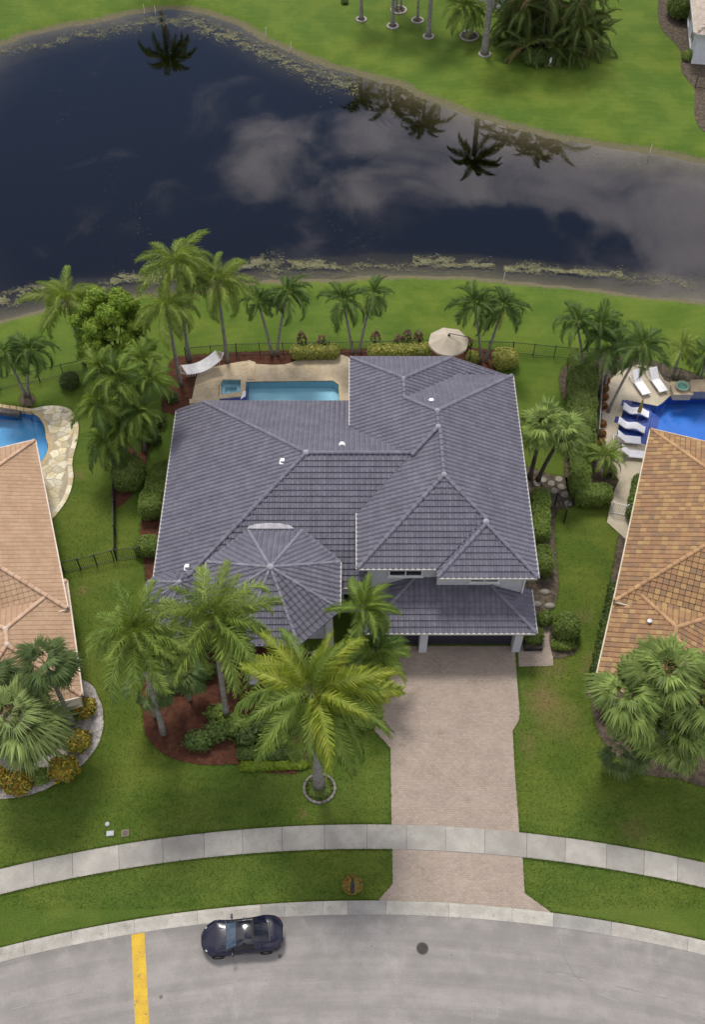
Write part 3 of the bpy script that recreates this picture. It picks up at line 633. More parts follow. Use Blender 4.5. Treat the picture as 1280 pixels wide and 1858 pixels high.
class Roof:
    def __init__(s, parent, m_tile, m_deck, w=.33, L=.37, h=.055, t=.035, kind='roll', name='roof', cap_m=None):
        s.parent = parent; s.w, s.L = w, L; s.tv, s.tf = tile_shape(w, L, h, t, kind)
        s.m = m_tile; s.md = m_deck; s.full = []; s.cv = []; s.cf = []; s.deck = MB(); s.caps = []; s.cap_m = cap_m or m_tile; s.off = root_off(parent); s.cap_light = None
    def plane(s, polys, off=0.0):
        """polys: convex plan polygons with z (Vectors) of one roof plane"""
        P0 = polys[0]; n = Vector()
        for i in range(len(P0)): n += P0[i - 1].cross(P0[i])
        n.normalize()
        if n.z < 0: n = -n
        u = Vector((0, 0, 1)).cross(n).normalized(); v = n.cross(u)          # u along the eave, v up the slope
        allp = [p for q in polys for p in q]
        o = min(allp, key=lambda p: p.dot(v)); v0 = o.dot(v); u0 = min(p.dot(u) for p in allp) + off; n0 = o.dot(n)
        for poly in polys:
            q = [(p.dot(u) - u0, p.dot(v) - v0) for p in poly]
            ar = sum(q[i - 1][0] * q[i][1] - q[i][0] * q[i - 1][1] for i in range(len(q)))
            if ar < 0: q.reverse(); poly = list(reversed(poly))
            s.deck.add([p - n * .03 for p in poly] + [p - n * .16 for p in poly], [tuple(range(len(poly))), tuple(range(2 * len(poly) - 1, len(poly) - 1, -1))] + [(i, i + len(poly), (i + 1) % len(poly) + len(poly), (i + 1) % len(poly)) for i in range(len(poly))])
            edges = []
            for i in range(len(q)):
                a, b = q[i], q[(i + 1) % len(q)]; dx, dy = b[0] - a[0], b[1] - a[1]; ln = math.hypot(dx, dy)
                if ln > 1e-6: edges.append((a, (-dy / ln, dx / ln)))
            i0 = int(math.floor(min(p[0] for p in q) / s.w)) - 1; i1 = int(math.ceil(max(p[0] for p in q) / s.w)) + 1
            j0 = int(math.floor(min(p[1] for p in q) / s.L)) - 1; j1 = int(math.ceil(max(p[1] for p in q) / s.L)) + 1
            part = []
            for j in range(j0, j1):
                for i in range(i0, i1):
                    x, y = i * s.w, j * s.L; cs = [(x, y), (x + s.w, y), (x, y + s.L), (x + s.w, y + s.L)]
                    st = 1
                    for a, nn in edges:
                        d = [(c[0] - a[0]) * nn[0] + (c[1] - a[1]) * nn[1] for c in cs]
                        if max(d) <= .01: st = 0; break
                        if min(d) < -.012: st = 2
                    if not st: continue
                    O = u * (u0 + x) + v * (v0 + y) + n * n0
                    if st == 1: s.full.append((O, u, v, n))
                    else: part.append(O)
            if part:
                bm = bmesh.new()
                for O in part:
                    vs = [bm.verts.new(O + u * a + v * b + n * c) for a, b, c in s.tv]
                    for f in s.tf: bm.faces.new([vs[k] for k in f])
                for a, nn in edges:
                    pc = u * (u0 + a[0]) + v * (v0 + a[1]) + n * n0; pn = u * nn[0] + v * nn[1]
                    low = nn[1] > .99
                    bmesh.ops.bisect_plane(bm, geom=bm.verts[:] + bm.edges[:] + bm.faces[:], plane_co=pc - pn * (.04 if low else .004), plane_no=-pn, clear_outer=True)
                b0 = len(s.cv); bm.verts.index_update(); s.cv += [tuple(x.co) for x in bm.verts]; s.cf += [tuple(x.index + b0 for x in f.verts) for f in bm.faces]; bm.free()
    def cap(s, a, b, r=.13, L=.48):
        a, b = Vector(a), Vector(b)
        if b.z < a.z: a, b = b, a
        d = b - a; k = max(1, int(round(d.length / L))); e = d.normalized(); u = e.cross(Vector((0, 0, 1))).normalized(); n = u.cross(e)
        for i in range(k): s.caps.append((a + d * (i / k) + n * .035, u, e, n, d.length / k / .40, r))
    def finish(s, name='roof', n_obj=300, label=None):
        ro = s.deck.build(name, s.md, s.parent)
        def area(t):
            O, u, v, n = t; c = O + u * s.w / 2 + v * s.L / 2; x, y, zc = proj(c); vis = -20 < x < 1300 and -20 < y < 1880
            return (1 if vis else 0) * max(0, (Vector((0, 0, CAM_H)) - c).normalized().dot(n)) / zc ** 2
        order = sorted(s.full, key=area, reverse=True); ind = order[:n_obj]; rest = order[n_obj:]
        me = bpy.data.meshes.new('roof_tile'); me.from_pydata(s.tv, [], s.tf); me.materials.append(s.m); me.update()
        for O, u, v, n in ind:
            o = bpy.data.objects.new('roof_tile', me); COL.objects.link(o); o.parent = ro
            o.matrix_local = Matrix(((u.x, v.x, n.x, O.x - s.off.x), (u.y, v.y, n.y, O.y - s.off.y), (u.z, v.z, n.z, O.z - s.off.z), (0, 0, 0, 1)))
        V = [(x - s.off.x, y - s.off.y, z - s.off.z) for x, y, z in s.cv]; F = list(s.cf)
        for O, u, v, n in rest:
            b0 = len(V); O = O - s.off
            V += [tuple(O + u * a + v * b + n * c) for a, b, c in s.tv]; F += [tuple(i + b0 for i in f) for f in s.tf]
        tag(raw('roof_tile_field', V, F, s.m, ro), kind='stuff')
        cm = {}
        for a, u, e, n, k, r in s.caps[:300]:
            if r not in cm:
                cv, cf = half_barrel(.40, r); c = bpy.data.meshes.new('ridge_cap'); c.from_pydata(cv, [], cf); c.materials.append(s.cap_light if (r <= .10 and s.cap_light) else s.cap_m); c.update(); cm[r] = c
            o = bpy.data.objects.new('ridge_cap', cm[r]); COL.objects.link(o); o.parent = ro; p = a - s.off
            # u = across, e = along, n = up
            o.matrix_local = Matrix(((u.x, e.x * k, n.x, p.x), (u.y, e.y * k, n.y, p.y), (u.z, e.z * k, n.z, p.z), (0, 0, 0, 1)))
        return ro

def wall_ring(name, pts, z0, z1, m, parent, th=.22):
    return MB().prism(pts, z0, z1).build(name, m, parent)
def window(parent, c, nrm, w, h, mf, mg, panes=2, name='window'):
    """window on a wall: frame proud of the wall, each pane set in it"""
    c = Vector(c); nrm = Vector(nrm).normalized(); u = Vector((-nrm.y, nrm.x, 0)); up = Vector((0, 0, 1)); f = .08
    fr = MB()
    for s_ in (-1, 1):
        fr.bar(c + u * s_ * w / 2 - up * (h / 2 + f / 2) + nrm * .03, c + u * s_ * w / 2 + up * (h / 2 + f / 2) + nrm * .03, f, .10)
        fr.bar(c - u * (w / 2 - f / 2) + up * s_ * h / 2 + nrm * .03, c + u * (w / 2 - f / 2) + up * s_ * h / 2 + nrm * .03, .10, f)
    for k in range(1, panes):
        q = c + u * (w * (k / panes - .5)); fr.bar(q - up * (h / 2 - f / 2) + nrm * .025, q + up * (h / 2 - f / 2) + nrm * .025, .06, .06)
    o = fr.build(name, mf, parent)
    for k in range(panes):
        q = c + u * (w * ((k + .5) / panes - .5)); MB().box(q + nrm * .012, (w / panes - f, .02, h - f), math.atan2(u.y, u.x)).build('pane', mg, o)
    MB().box(c - up * (h / 2 + f * .9) + nrm * .07, (w + .2, .16, .06), math.atan2(u.y, u.x)).build('sill', mf, o)
    return o
M_GLASS = mat('dark_glass', (.012, .014, .02), (.02, .022, .03), rough=.05, spec=.6)
M_WHITE = mat('white_trim', (.72, .72, .73), (.66, .66, .67), scale=3, rough=.5, fine=.06)

# ---- the grey house
M_GT = mat('slate_roof_tile', (.124, .120, .152), (.104, .101, .130), scale=1.2, rough=.6, spec=.3, isl=.09, obj=.09, fine=.10, fscale=6,
           extra=lambda g, c, p: g.mix(g.rng(g.noise(p, .45, 5, .65), .5, .75, 0, .35), g.mix(g.rng(g.noise(g.vmath('MULTIPLY', p, (1.4, .35, 1)), 1.3, 5, .7), .58, .8, 0, .3), c, (.085, .082, .105)), (.160, .153, .190)))
M_GD = mat('roof_underlay', (.05, .047, .056), rough=.9)
M_GC = mat('slate_ridge_cap', (.150, .144, .184), (.128, .122, .158), scale=2, rough=.6, obj=.10, fine=.1)
M_GW = mat('pale_grey_stucco', (.50, .50, .54), (.45, .45, .49), scale=1.5, rough=.85, fine=.06, fscale=20, bump=.003, bscale=60)
M_GUT = mat('white_gutter', (.44, .43, .41), (.38, .37, .35), scale=2, rough=.5)
M_DOOR = mat('dark_garage_door', (.030, .027, .042), (.024, .022, .036), scale=2, rough=.5)
house = thing('house', 'two storey house with dark grey tiled hip roofs and octagonal entrance turret', 'house', (0, 42, 0))
rf = Roof(house, M_GT, M_GD, .335, .385, .08, .072, cap_m=M_GC)
rf.cap_light = mat('turret_ridge_cap', (.20, .194, .235), (.165, .16, .196), scale=2, rough=.6, obj=.10)
m_ = .45
pz = lambda f: (lambda pts: [Vector((x, y, f(x, y))) for x, y in pts])
ZR = pz(lambda x, y: 8.4 - m_ * (x - 5.6)); ZLf = pz(lambda x, y: 8.4 - m_ * (5.6 - x)); ZF = pz(lambda x, y: 8.4 - m_ * (40.35 - y))
ZLr = pz(lambda x, y: 5.97 + m_ * (x + .12)); ZB = pz(lambda x, y: 8.47 - m_ * (y - 45.57)); ZW = pz(lambda x, y: 7.56 - m_ * (x - 3.42))
ZWb = pz(lambda x, y: 7.56 - m_ * (y - 49.36)); ZS = pz(lambda x, y: 5.92 + m_ * (y - 34.5)); ZSl = pz(lambda x, y: 5.92 + m_ * (x - 5.1))
L_ = pz(lambda x, y: 7.6 - m_ * (-2.93 - x)); B_ = pz(lambda x, y: 7.6 - m_ * (y - 42.8)); F_ = pz(lambda x, y: 7.6 - m_ * (42.8 - y))
GF = pz(lambda x, y: 2.95 + m_ * (y - 32.45)); GR = pz(lambda x, y: 2.95 + m_ * (11.15 - x)); GL = pz(lambda x, y: 2.95 + m_ * (x - .75))
Q, Qm, P1, Pb = (8.08, 37.47), (8.08, 37.87), (5.6, 40.35), (5.44, 45.57)
rf.plane([ZR([(11.05, 37.87), (11.05, 51.13), Pb, P1, Qm]), ZR([Qm, Q, (11.05, 34.5), (11.05, 37.87)])])
rf.plane([ZF([(.33, 35.08), (5.1, 35.08), Qm, P1])])
rf.plane([ZS([(5.1, 34.5), (11.05, 34.5), Q])])
rf.plane([ZSl([(5.1, 34.5), Q, Qm, (5.1, 35.08)])])
rf.plane([ZLf([(.33, 35.08), P1, (5.6, 44.05), (3.85, 42.75), (.33, 39.31)])])
rf.plane([ZB([Pb, (11.05, 51.17), (7.0, 51.17), (3.42, 47.59)])])
rf.plane([ZW([(3.42, 47.59), (7.0, 51.17), (7.0, 52.9), (6.96, 52.9), (3.42, 49.36)]), ZW([(7.0, 50.6), (11.4, 50.6), (11.4, 52.9), (7.0, 52.9)])])
rf.plane([ZWb([(-.12, 52.9), (6.96, 52.9), (3.42, 49.36)])])
rf.plane([ZLr([(-.12, 47.59), (-.12, 52.9), (3.42, 49.36), (3.42, 47.59)]), ZLr([(-.12, 46.42), (-.12, 47.59), (3.42, 47.59), Pb, (5.44, 44.2), (3.8, 42.56), (3.5, 42.8)])])
rf.plane([F_([(-6.42, 39.31), (.33, 39.31), (3.8, 42.8), (-2.93, 42.8)]), F_([(-10.73, 35), (.95, 35), (.95, 39.31), (-6.42, 39.31)])])
rf.plane([B_([(-6.55, 46.42), (-2.93, 42.8), (3.5, 42.8), (-.12, 46.42)]), B_([(-10.43, 50.3), (.45, 50.3), (.45, 46.42), (-6.55, 46.42)])])
rf.plane([L_([(-12.4, 50.3), (-10.43, 50.3), (-2.93, 42.8), (-10.73, 35.0), (-12.4, 35.0)])])
rf.plane([GF([(5.1, 32.45), (11.15, 32.45), (8.5, 35.1), (5.1, 35.1)]), GF([(.75, 32.45), (5.1, 32.45), (5.1, 35.55), (3.85, 35.55)])])
rf.plane([GR([(11.15, 32.45), (11.15, 35.1), (8.5, 35.1)]), GR([(10.45, 35.1), (11.15, 35.1), (11.15, 35.5), (10.45, 35.5)])])
rf.plane([GL([(.75, 32.45), (3.85, 35.55), (.75, 35.55)])])
# octagonal turret
TX, TY, TR_, TZ, TA = -4.8, 34.15, 4.0, 5.6, 7.5
oc = [Vector((TX + TR_ / math.cos(math.pi / 8) * math.cos(math.pi / 8 + k * math.pi / 4), TY + TR_ / math.cos(math.pi / 8) * math.sin(math.pi / 8 + k * math.pi / 4), TZ)) for k in range(8)]
ap = Vector((TX, TY, TA))
for k in range(8): rf.plane([[oc[k], oc[(k + 1) % 8], ap]])
# small bay roof at the front left corner
bx_, by_ = -10.55, 34.9
ob = [Vector((bx_ + 2.35 * math.cos(math.pi / 8 + k * math.pi / 4), by_ + 2.35 * math.sin(math.pi / 8 + k * math.pi / 4), 3.45)) for k in range(8)]
ab = Vector((bx_, by_, 4.75))
for k in range(8): rf.plane([[ob[k], ob[(k + 1) % 8], ab]])
v1 = lambda f, p: f([p])[0]
for f, a, b in ((ZF, (.33, 35.08), P1), (ZR, P1, Qm), (ZR, Q, (11.05, 34.5)), (ZS, (5.1, 34.5), Q), (ZR, Qm, Q), (ZR, Pb, (11.05, 51.17)), (ZLr, Pb, (3.42, 47.59)), (ZW, (3.42, 47.59), (3.42, 49.36)),
                (ZWb, (3.42, 49.36), (-.12, 52.9)), (ZWb, (3.42, 49.36), (6.96, 52.9)), (ZLr, (5.44, 44.2), (3.75, 42.51)), (F_, (-2.93, 42.8), (3.6, 42.8)), (L_, (-2.93, 42.8), (-10.43, 50.3)), (L_, (-2.93, 42.8), (-10.1, 35.63)),
                (GF, (11.15, 32.45), (8.5, 35.1)), (GF, (.75, 32.45), (3.85, 35.55))):
    rf.cap(v1(f, a), v1(f, b))
rf.cap(v1(ZR, P1), v1(ZR, (5.55, 44.1))); rf.cap(v1(ZLr, (5.44, 44.15)), v1(ZLr, Pb))
for k in range(8):
    rf.cap(oc[k], ap, .10)
    if k in (3, 4, 5, 6): rf.cap(ob[k], ab, .09)
# sliver between the rear block and the front ridge
roof = rf.finish('roof')
a, b, c, d = v1(ZLr, (5.44, 44.2)), v1(ZLr, (3.8, 42.56)), v1(ZLf, (3.85, 42.7)), v1(ZLf, (5.6, 44.05))
MB().add([a, b, c, d, a - Vector((0, 0, .2)), b - Vector((0, 0, .2)), c - Vector((0, 0, .2)), d - Vector((0, 0, .2))], [(0, 1, 2, 3), (4, 7, 6, 5), (0, 4, 5, 1), (1, 5, 6, 2), (2, 6, 7, 3), (3, 7, 4, 0)]).build('flashing', M_GD, roof)
M_MORT = mat('ridge_mortar', (.33, .32, .36), (.26, .25, .29), scale=6, rough=.9)
for p, r in ((v1(ZR, P1), .17), (v1(ZR, (8.08, 37.6)), .19), (v1(ZLr, Pb), .17), (v1(ZLr, (5.44, 44.2)), .18), (v1(ZW, (3.42, 49.3)), .14), (v1(L_, (-2.93, 42.8)), .2), (ap, .22), (ab, .16)):
    MB().lathe(p + Vector((0, 0, .02)), [(r * .3, -.1), (r * 1.15, 0), (r, .1), (r * .6, .17), (r * .1, .2)], 9).build('ridge_mortar', M_MORT, roof, smooth=True)
# white cricket behind the turret
cr = MB(); n = 14; V = [(TX - .3 + 1.45 * math.cos(math.pi * i / n), TY + TR_ + .06 + .30 * (1 + .10 * math.sin(9 * i)) * math.sin(math.pi * i / n), 5.80 + .16 * math.sin(math.pi * i / n)) for i in range(n + 1)]
cr.add(V + [(x, y, z - .4) for x, y, z in V], [tuple(range(n + 1)), tuple(range(2 * n + 1, n, -1))] + [(i, i + 1, n + 2 + i, n + 1 + i) for i in range(n)] + [(n, 0, n + 1, 2 * n + 1)])
cr.build('cricket', mat('white_membrane', (.50, .49, .51), (.38, .37, .39), scale=3, rough=.7), roof)
# vents
def on_plane(px, py, f, z=6.0):
    for _ in range(25): p = U(px, py, z); z = f([(p.x, p.y)])[0].z
    return p
for (px, py, f) in ((513, 838, L_), (621, 808, B_), (340, 1030, L_), (783, 729, ZB)):
    p = on_plane(px, py, f); MB().box(p + Vector((0, 0, .15)), (.26, .26, .16)).box(p + Vector((0, -.06, .06)), (.40, .40, .05)).build('roof_vent', M_WHITE, roof, bevel=.02)
for (px, py, f) in ((852, 678, ZW), (889, 892, ZR), (345, 968, L_)):
    p = on_plane(px, py, f); MB().lathe(p, [(.07, -.1), (.07, .25), (.05, .25), (.05, .15)], 10).build('vent_pipe', M_MORT, roof)
# gutters / fascia
def gutter(a, b, parent=None, m=None, out=None, s_=.13):
    a, b = Vector(a), Vector(b); d = (b - a).normalized(); o = Vector((d.y, -d.x, 0))
    if out is not None and o.dot(Vector(out)) < 0: o = -o
    MB().bar(a + o * .095 - Vector((0, 0, .02)), b + o * .095 - Vector((0, 0, .02)), .085, s_).build('gutter', m or M_GUT, parent or house)
for f, a, b, o in ((ZF, (.33, 35.08), (5.0, 35.08), (0, -1, 0)), (ZS, (5.1, 34.5), (11.05, 34.5), (0, -1, 0)), (ZR, (11.05, 34.45), (11.05, 51.17), (1, 0, 0)), (ZLf, (.33, 35.0), (.33, 39.2), (-1, 0, 0)), (ZLr, (-.12, 46.5), (-.12, 52.9), (-1, 0, 0)),
                   (ZWb, (-.12, 52.9), (6.96, 52.9), (0, 1, 0)), (ZW, (11.4, 51), (11.4, 52.9), (1, 0, 0)), (ZW, (6.96, 52.9), (11.4, 52.9), (0, 1, 0)), (L_, (-12.4, 35), (-12.4, 50.3), (-1, 0, 0)), (L_, (-12.4, 50.3), (-10.43, 50.3), (0, 1, 0)), (B_, (-10.43, 50.3), (.3, 50.3), (0, 1, 0)),
                   (F_, (-.8, 35), (.9, 35), (0, -1, 0)), (GF, (.75, 32.45), (11.15, 32.45), (0, -1, 0)), (GR, (11.15, 32.4), (11.15, 35.5), (1, 0, 0)), (GL, (.75, 32.4), (.75, 35.5), (-1, 0, 0))):
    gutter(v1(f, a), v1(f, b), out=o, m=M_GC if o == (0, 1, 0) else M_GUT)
for k in range(8):
    if k == 1: continue
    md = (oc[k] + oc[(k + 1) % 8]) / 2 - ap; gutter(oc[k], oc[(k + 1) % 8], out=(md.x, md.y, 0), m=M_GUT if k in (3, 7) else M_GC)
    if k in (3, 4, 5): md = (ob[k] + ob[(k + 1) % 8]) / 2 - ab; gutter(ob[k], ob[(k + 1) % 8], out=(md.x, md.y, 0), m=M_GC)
# walls
wall_ring('upper_wall', [(.95, 35.55), (5.15, 35.55), (5.15, 35.1), (10.45, 35.1), (10.45, 50.5), (6.3, 50.5), (6.3, 52.2), (.5, 52.2), (.5, 44), (.95, 44)], 0, 5.82, M_GW, house)
wall_ring('lower_wall', [(-11.7, 35.7), (.9, 35.7), (.9, 44), (.45, 44), (.45, 49.6), (-11.7, 49.6)], 0, 3.5, M_GW, house)
wall_ring('garage_wall', [(1.35, 33.45), (10.55, 33.45), (10.55, 35.0), (1.35, 35.4)], 0, 2.82, M_GW, house)
ot = [Vector((TX + (p.x - TX) * .84, TY + (p.y - TY) * .84, 0)) for p in oc]
wall_ring('turret_wall', [ot[0], ot[1], ot[2], ot[3], Vector((TX - 3.0, TY - .4, 0)), Vector((TX + 3.0, TY - .4, 0))], 0, 5.45, M_GW, house)
wall_ring('turret_beam', ot, 4.75, 5.44, M_GW, house)
wall_ring('bay_wall', [Vector((bx_ + (p.x - bx_) * .78, by_ + (p.y - by_) * .78, 0)) for p in ob], 0, 3.3, M_GW, house)
for k in (4, 5, 6, 7):
    MB().lathe(ot[k], [(.38, 0), (.38, .25), (.28, .32), (.25, 4.5), (.36, 4.6), (.36, 4.76)], 14).build('column', M_GW, house, smooth=False)
dr_ = MB().box((TX, TY - .46, 1.5), (2.4, .10, 3.0)).build('front_door', mat('walnut_door', (.05, .03, .02), rough=.4), house); MB().box((TX + .15, TY - .55, 1.1), (.05, .08, .4)).build('handle', M_GUT, dr_)
# garage: two doors between piers
for x0, x1 in ((1.75, 4.15), (4.72, 10.05)):
    d_ = MB().box(((x0 + x1) / 2, 33.40, 1.2), (x1 - x0, .06, 2.4)).build('garage_door', M_DOOR, house)
    for k in range(4): MB().box(((x0 + x1) / 2, 33.355, .3 + k * .6), (x1 - x0 - .04, .04, .575)).build('panel', M_DOOR, d_, bevel=.012)
for x, w in ((1.5, .42), (4.43, .5), (10.32, .5)):
    MB().box((x, 33.1, 1.40), (w, .72, 2.8)).build('pier', M_GW, house, bevel=.02)
MB().box((5.9, 33.22, 2.63), (8.6, .4, .40)).build('garage_lintel', M_GW, house)
for (x, y, w) in ((3.25, 35.55, 2.0), (8.05, 35.1, 1.75)): window(house, (x, y, 5.02), (0, -1, 0), w, .85, M_WHITE, M_GLASS)
for y in (38.5, 43, 47.5): window(house, (10.45, y, 4.4), (1, 0, 0), 1.5, 1.3, M_WHITE, M_GLASS); window(house, (-11.7, y, 1.6), (-1, 0, 0), 1.6, 1.5, M_WHITE, M_GLASS)
for x in (-9, -6, -3): window(house, (x, 49.6, 1.4), (0, 1, 0), 2.2, 2.3, M_WHITE, M_GLASS)
window(house, (3, 52.2, 4.3), (0, 1, 0), 2.0, 1.3, M_WHITE, M_GLASS); window(house, (-.6, 35.7, 1.6), (0, -1, 0), 1.6, 1.5, M_WHITE, M_GLASS)
MB().bar((10.5, 35.02, 5.7), (10.5, 35.02, 3.4), .09).build('downspout', M_WHITE, house)
for x, y in ((11.1, 52.3), (7.6, 52.6)): MB().box((x - .25, y, 1.9), (.35, .35, 3.8)).build('lanai_column', M_GW, house)

# ---- neighbours: hip roofs in their own frames
def hip_rect(rf, c, z, m, cap=True, ends=(1, 1), r=.13):
    """c: four plan corners in order; hip roof with ridge along the longer side; returns ridge end points"""
    c = [Vector((p.x, p.y, z)) for p in c]; l01 = (c[1] - c[0]).length; l12 = (c[2] - c[1]).length
    if l01 < l12: c = c[1:] + c[:1]; l01, l12 = l12, l01
    e = (c[1] - c[0]).normalized(); f = (c[3] - c[0]).normalized(); up = Vector((0, 0, m * l12 / 2))
    a = c[0] + f * l12 / 2 + e * (l12 / 2 if ends[0] else 0) + up; b = c[1] + f * l12 / 2 - e * (l12 / 2 if ends[1] else 0) + up
    rf.plane([[c[0], c[1], b, a]]); rf.plane([[c[2], c[3], a, b]])
    rf.plane([[c[1], c[2], b]]) if ends[1] else None
    rf.plane([[c[3], c[0], a]]) if ends[0] else None
    if cap:
        rf.cap(a, b, r)
        if ends[0]: rf.cap(c[0], a, r); rf.cap(c[3], a, r)
        if ends[1]: rf.cap(c[1], b, r); rf.cap(c[2], b, r)
    return c, a, b
def inset(c, d):
    ce = sum(c, Vector()) / len(c); out = []
    n = len(c)
    for i in range(n):
        e0 = (c[i] - c[i - 1]).normalized(); e1 = (c[(i + 1) % n] - c[i]).normalized(); out.append(c[i] + (e1 - e0) * d)
    return [Vector((p.x, p.y, 0)) for p in out]
# salmon house on the left
M_LT = mat('salmon_roof_tile', (.375, .250, .160), (.335, .215, .134), scale=1.0, rough=.75, isl=.05, obj=.05, fine=.1, fscale=5)
M_LD = mat('salmon_underlay', (.20, .11, .075), rough=.9)
M_LC = mat('salmon_ridge_cap', (.52, .36, .25), (.44, .28, .19), scale=2, rough=.8, obj=.06)
M_CREAM = mat('cream_stucco', (.60, .52, .42), (.54, .46, .37), scale=1.5, rough=.85, fine=.06)
C0, C1 = U(62, 800, 3.0), U(121, 1104, 3.0)
lh = thing('house', 'single storey house with salmon tiled roof at the left edge', 'house', (-27, 38, 0))
lr = Roof(lh, M_LT, M_LD, .33, .34, .02, .032, 'flat', cap_m=M_LC)
cs = rect(C0, C1, -17.5); cc, a_, b_ = hip_rect(lr, cs, 3.0, .43)
k0, k1 = U(126, 1106, 2.75), U(147, 1262, 2.75); e_ = (k1 - k0).normalized(); k0 = k0 - e_ * 2.2
cs2 = rect(k0, k1, -7.2); cc2, a2_, b2_ = hip_rect(lr, cs2, 2.75, .43)
lroof = lr.finish('roof')
for c_ in (a_, b_, a2_, b2_): MB().lathe(c_, [(.06, -.1), (.2, 0), (.17, .1), (.1, .17), (.02, .2)], 9).build('ridge_mortar', mat('pale_mortar', (.6, .5, .42), rough=.9), lroof, smooth=True)
for cs_, z in ((cs, 3.0), (cs2, 2.75)):
    wall_ring('wall', inset(cs_, -.6) if False else shrink(cs_, .93), 0, z - .1, M_CREAM, lh)
    for i in range(4):
        p, q = cs_[i], cs_[(i + 1) % 4]; md = (p + q) / 2 - sum(cs_, Vector()) / 4
        if cs_ is cs2 and i == 3: continue
        gutter(Vector((p.x, p.y, z)), Vector((q.x, q.y, z)), lh, mat('cream_gutter', (.62, .52, .43), rough=.6), (md.x, md.y, 0))
w_ = shrink(cs, .93); nr = Vector((.95, .31, 0))
for t_ in (.25, .55, .8):
    p = w_[0] + (w_[1] - w_[0]) * t_; window(lh, (p.x, p.y, 1.5), nr, 1.6, 1.4, M_WHITE, M_GLASS)
pq = MB(); p_ = U(82, 1258); pq.box((p_.x, p_.y, 1.2), (.5, .5, 2.4)).build('porch_column', M_WHITE, lh)
# brown blend house on the right
def blend(g, c, p):
    geo = g.n('ShaderNodeNewGeometry'); oi = g.n('ShaderNodeObjectInfo')
    r = g.math('FRACT', g.math('ADD', g.math('MULTIPLY', geo.outputs['Random Per Island'], 7.13), g.math('MULTIPLY', oi.outputs['Random'], 3.7)))
    q = g.n('ShaderNodeValToRGB'); cr = q.color_ramp; cr.interpolation = 'CONSTANT'
    cols = [(0, (.38, .235, .13)), (.2, (.31, .185, .11)), (.38, (.43, .29, .15)), (.52, (.26, .165, .11)), (.66, (.35, .20, .125)), (.8, (.47, .33, .165)), (.9, (.24, .165, .12))]
    while len(cr.elements) < len(cols): cr.elements.new(.5)
    for el, (x, cc) in zip(cr.elements, cols): el.position = x; el.color = (*cc, 1)
    g.nt.links.new(r, q.inputs[0])
    return g.mix(1.0, g.mix(.3, q.outputs[0], (.34, .215, .125)), (.78, .73, .63), 'MULTIPLY')
M_RT = mat('blended_roof_tile', (.4, .25, .13), scale=1, rough=.75, extra=blend, fine=.12, fscale=5)
M_RD = mat('brown_underlay', (.15, .085, .055), rough=.9)
M_RC = mat('brown_ridge_cap', (.42, .26, .13), (.34, .20, .11), scale=2, rough=.8, obj=.12)
C0, C1 = U(1183, 780, 3.0), U(1117, 1090, 3.0)
rh = thing('house', 'single storey house with mottled tan and brown tiled roof at right edge', 'house', (27, 38, 0))
rr = Roof(rh, M_RT, M_RD, .36, .37, .045, .055, 'flat', cap_m=M_RC)
cs = rect(C0, C1, 17.5); cc, a_, b_ = hip_rect(rr, cs, 3.0, .43)
k0, k1 = U(1116, 1092, 2.6), U(1083, 1238, 2.6); e_ = (k1 - k0).normalized(); k0 = k0 - e_ * 2.0
cs2 = rect(k0, k1, 7.4); hip_rect(rr, cs2, 2.6, .43)
g0 = cs2[2] - e_ * 1.2 - Vector((-e_.y, e_.x, 0)) * .9; gw = Vector((-e_.y, e_.x, 0))
cs3 = [g0, g0 + e_ * -4.6, g0 + e_ * -4.6 + gw * 5.5, g0 + gw * 5.5]; hip_rect(rr, cs3, 2.75, .43)
rroof = rr.finish('roof')
M_TAN = mat('tan_stucco', (.55, .45, .33), (.5, .4, .3), scale=1.5, rough=.85, fine=.06)
for cs_, z in ((cs, 3.0), (cs2, 2.6), (cs3, 2.75)):
    wall_ring('wall', shrink(cs_, .93), 0, z - .1, M_TAN, rh)
    for i in range(4):
        p, q = cs_[i], cs_[(i + 1) % 4]; md = (p + q) / 2 - sum(cs_, Vector()) / 4
        if cs_ is not cs and md.y > 0 and i != 0: continue
        gutter(Vector((p.x, p.y, z)), Vector((q.x, q.y, z)), rh, mat('tan_gutter', (.62, .54, .40), rough=.6), (md.x, md.y, 0))
w_ = shrink(cs, .93); nr = Vector((-.95, .31, 0))
for t_ in (.2, .5, .8):
    p = w_[0] + (w_[1] - w_[0]) * t_; window(rh, (p.x, p.y, 1.5), nr, 1.6, 1.4, M_WHITE, M_GLASS)
p = U(1179, 1130, 3.6); MB().lathe(p, [(.10, -.4), (.10, .15), (.14, .18), (.14, .25), (.03, .28)], 10).build('vent_pipe', mat('galvanised', (.6, .62, .66), rough=.35, metal=.6), rroof)
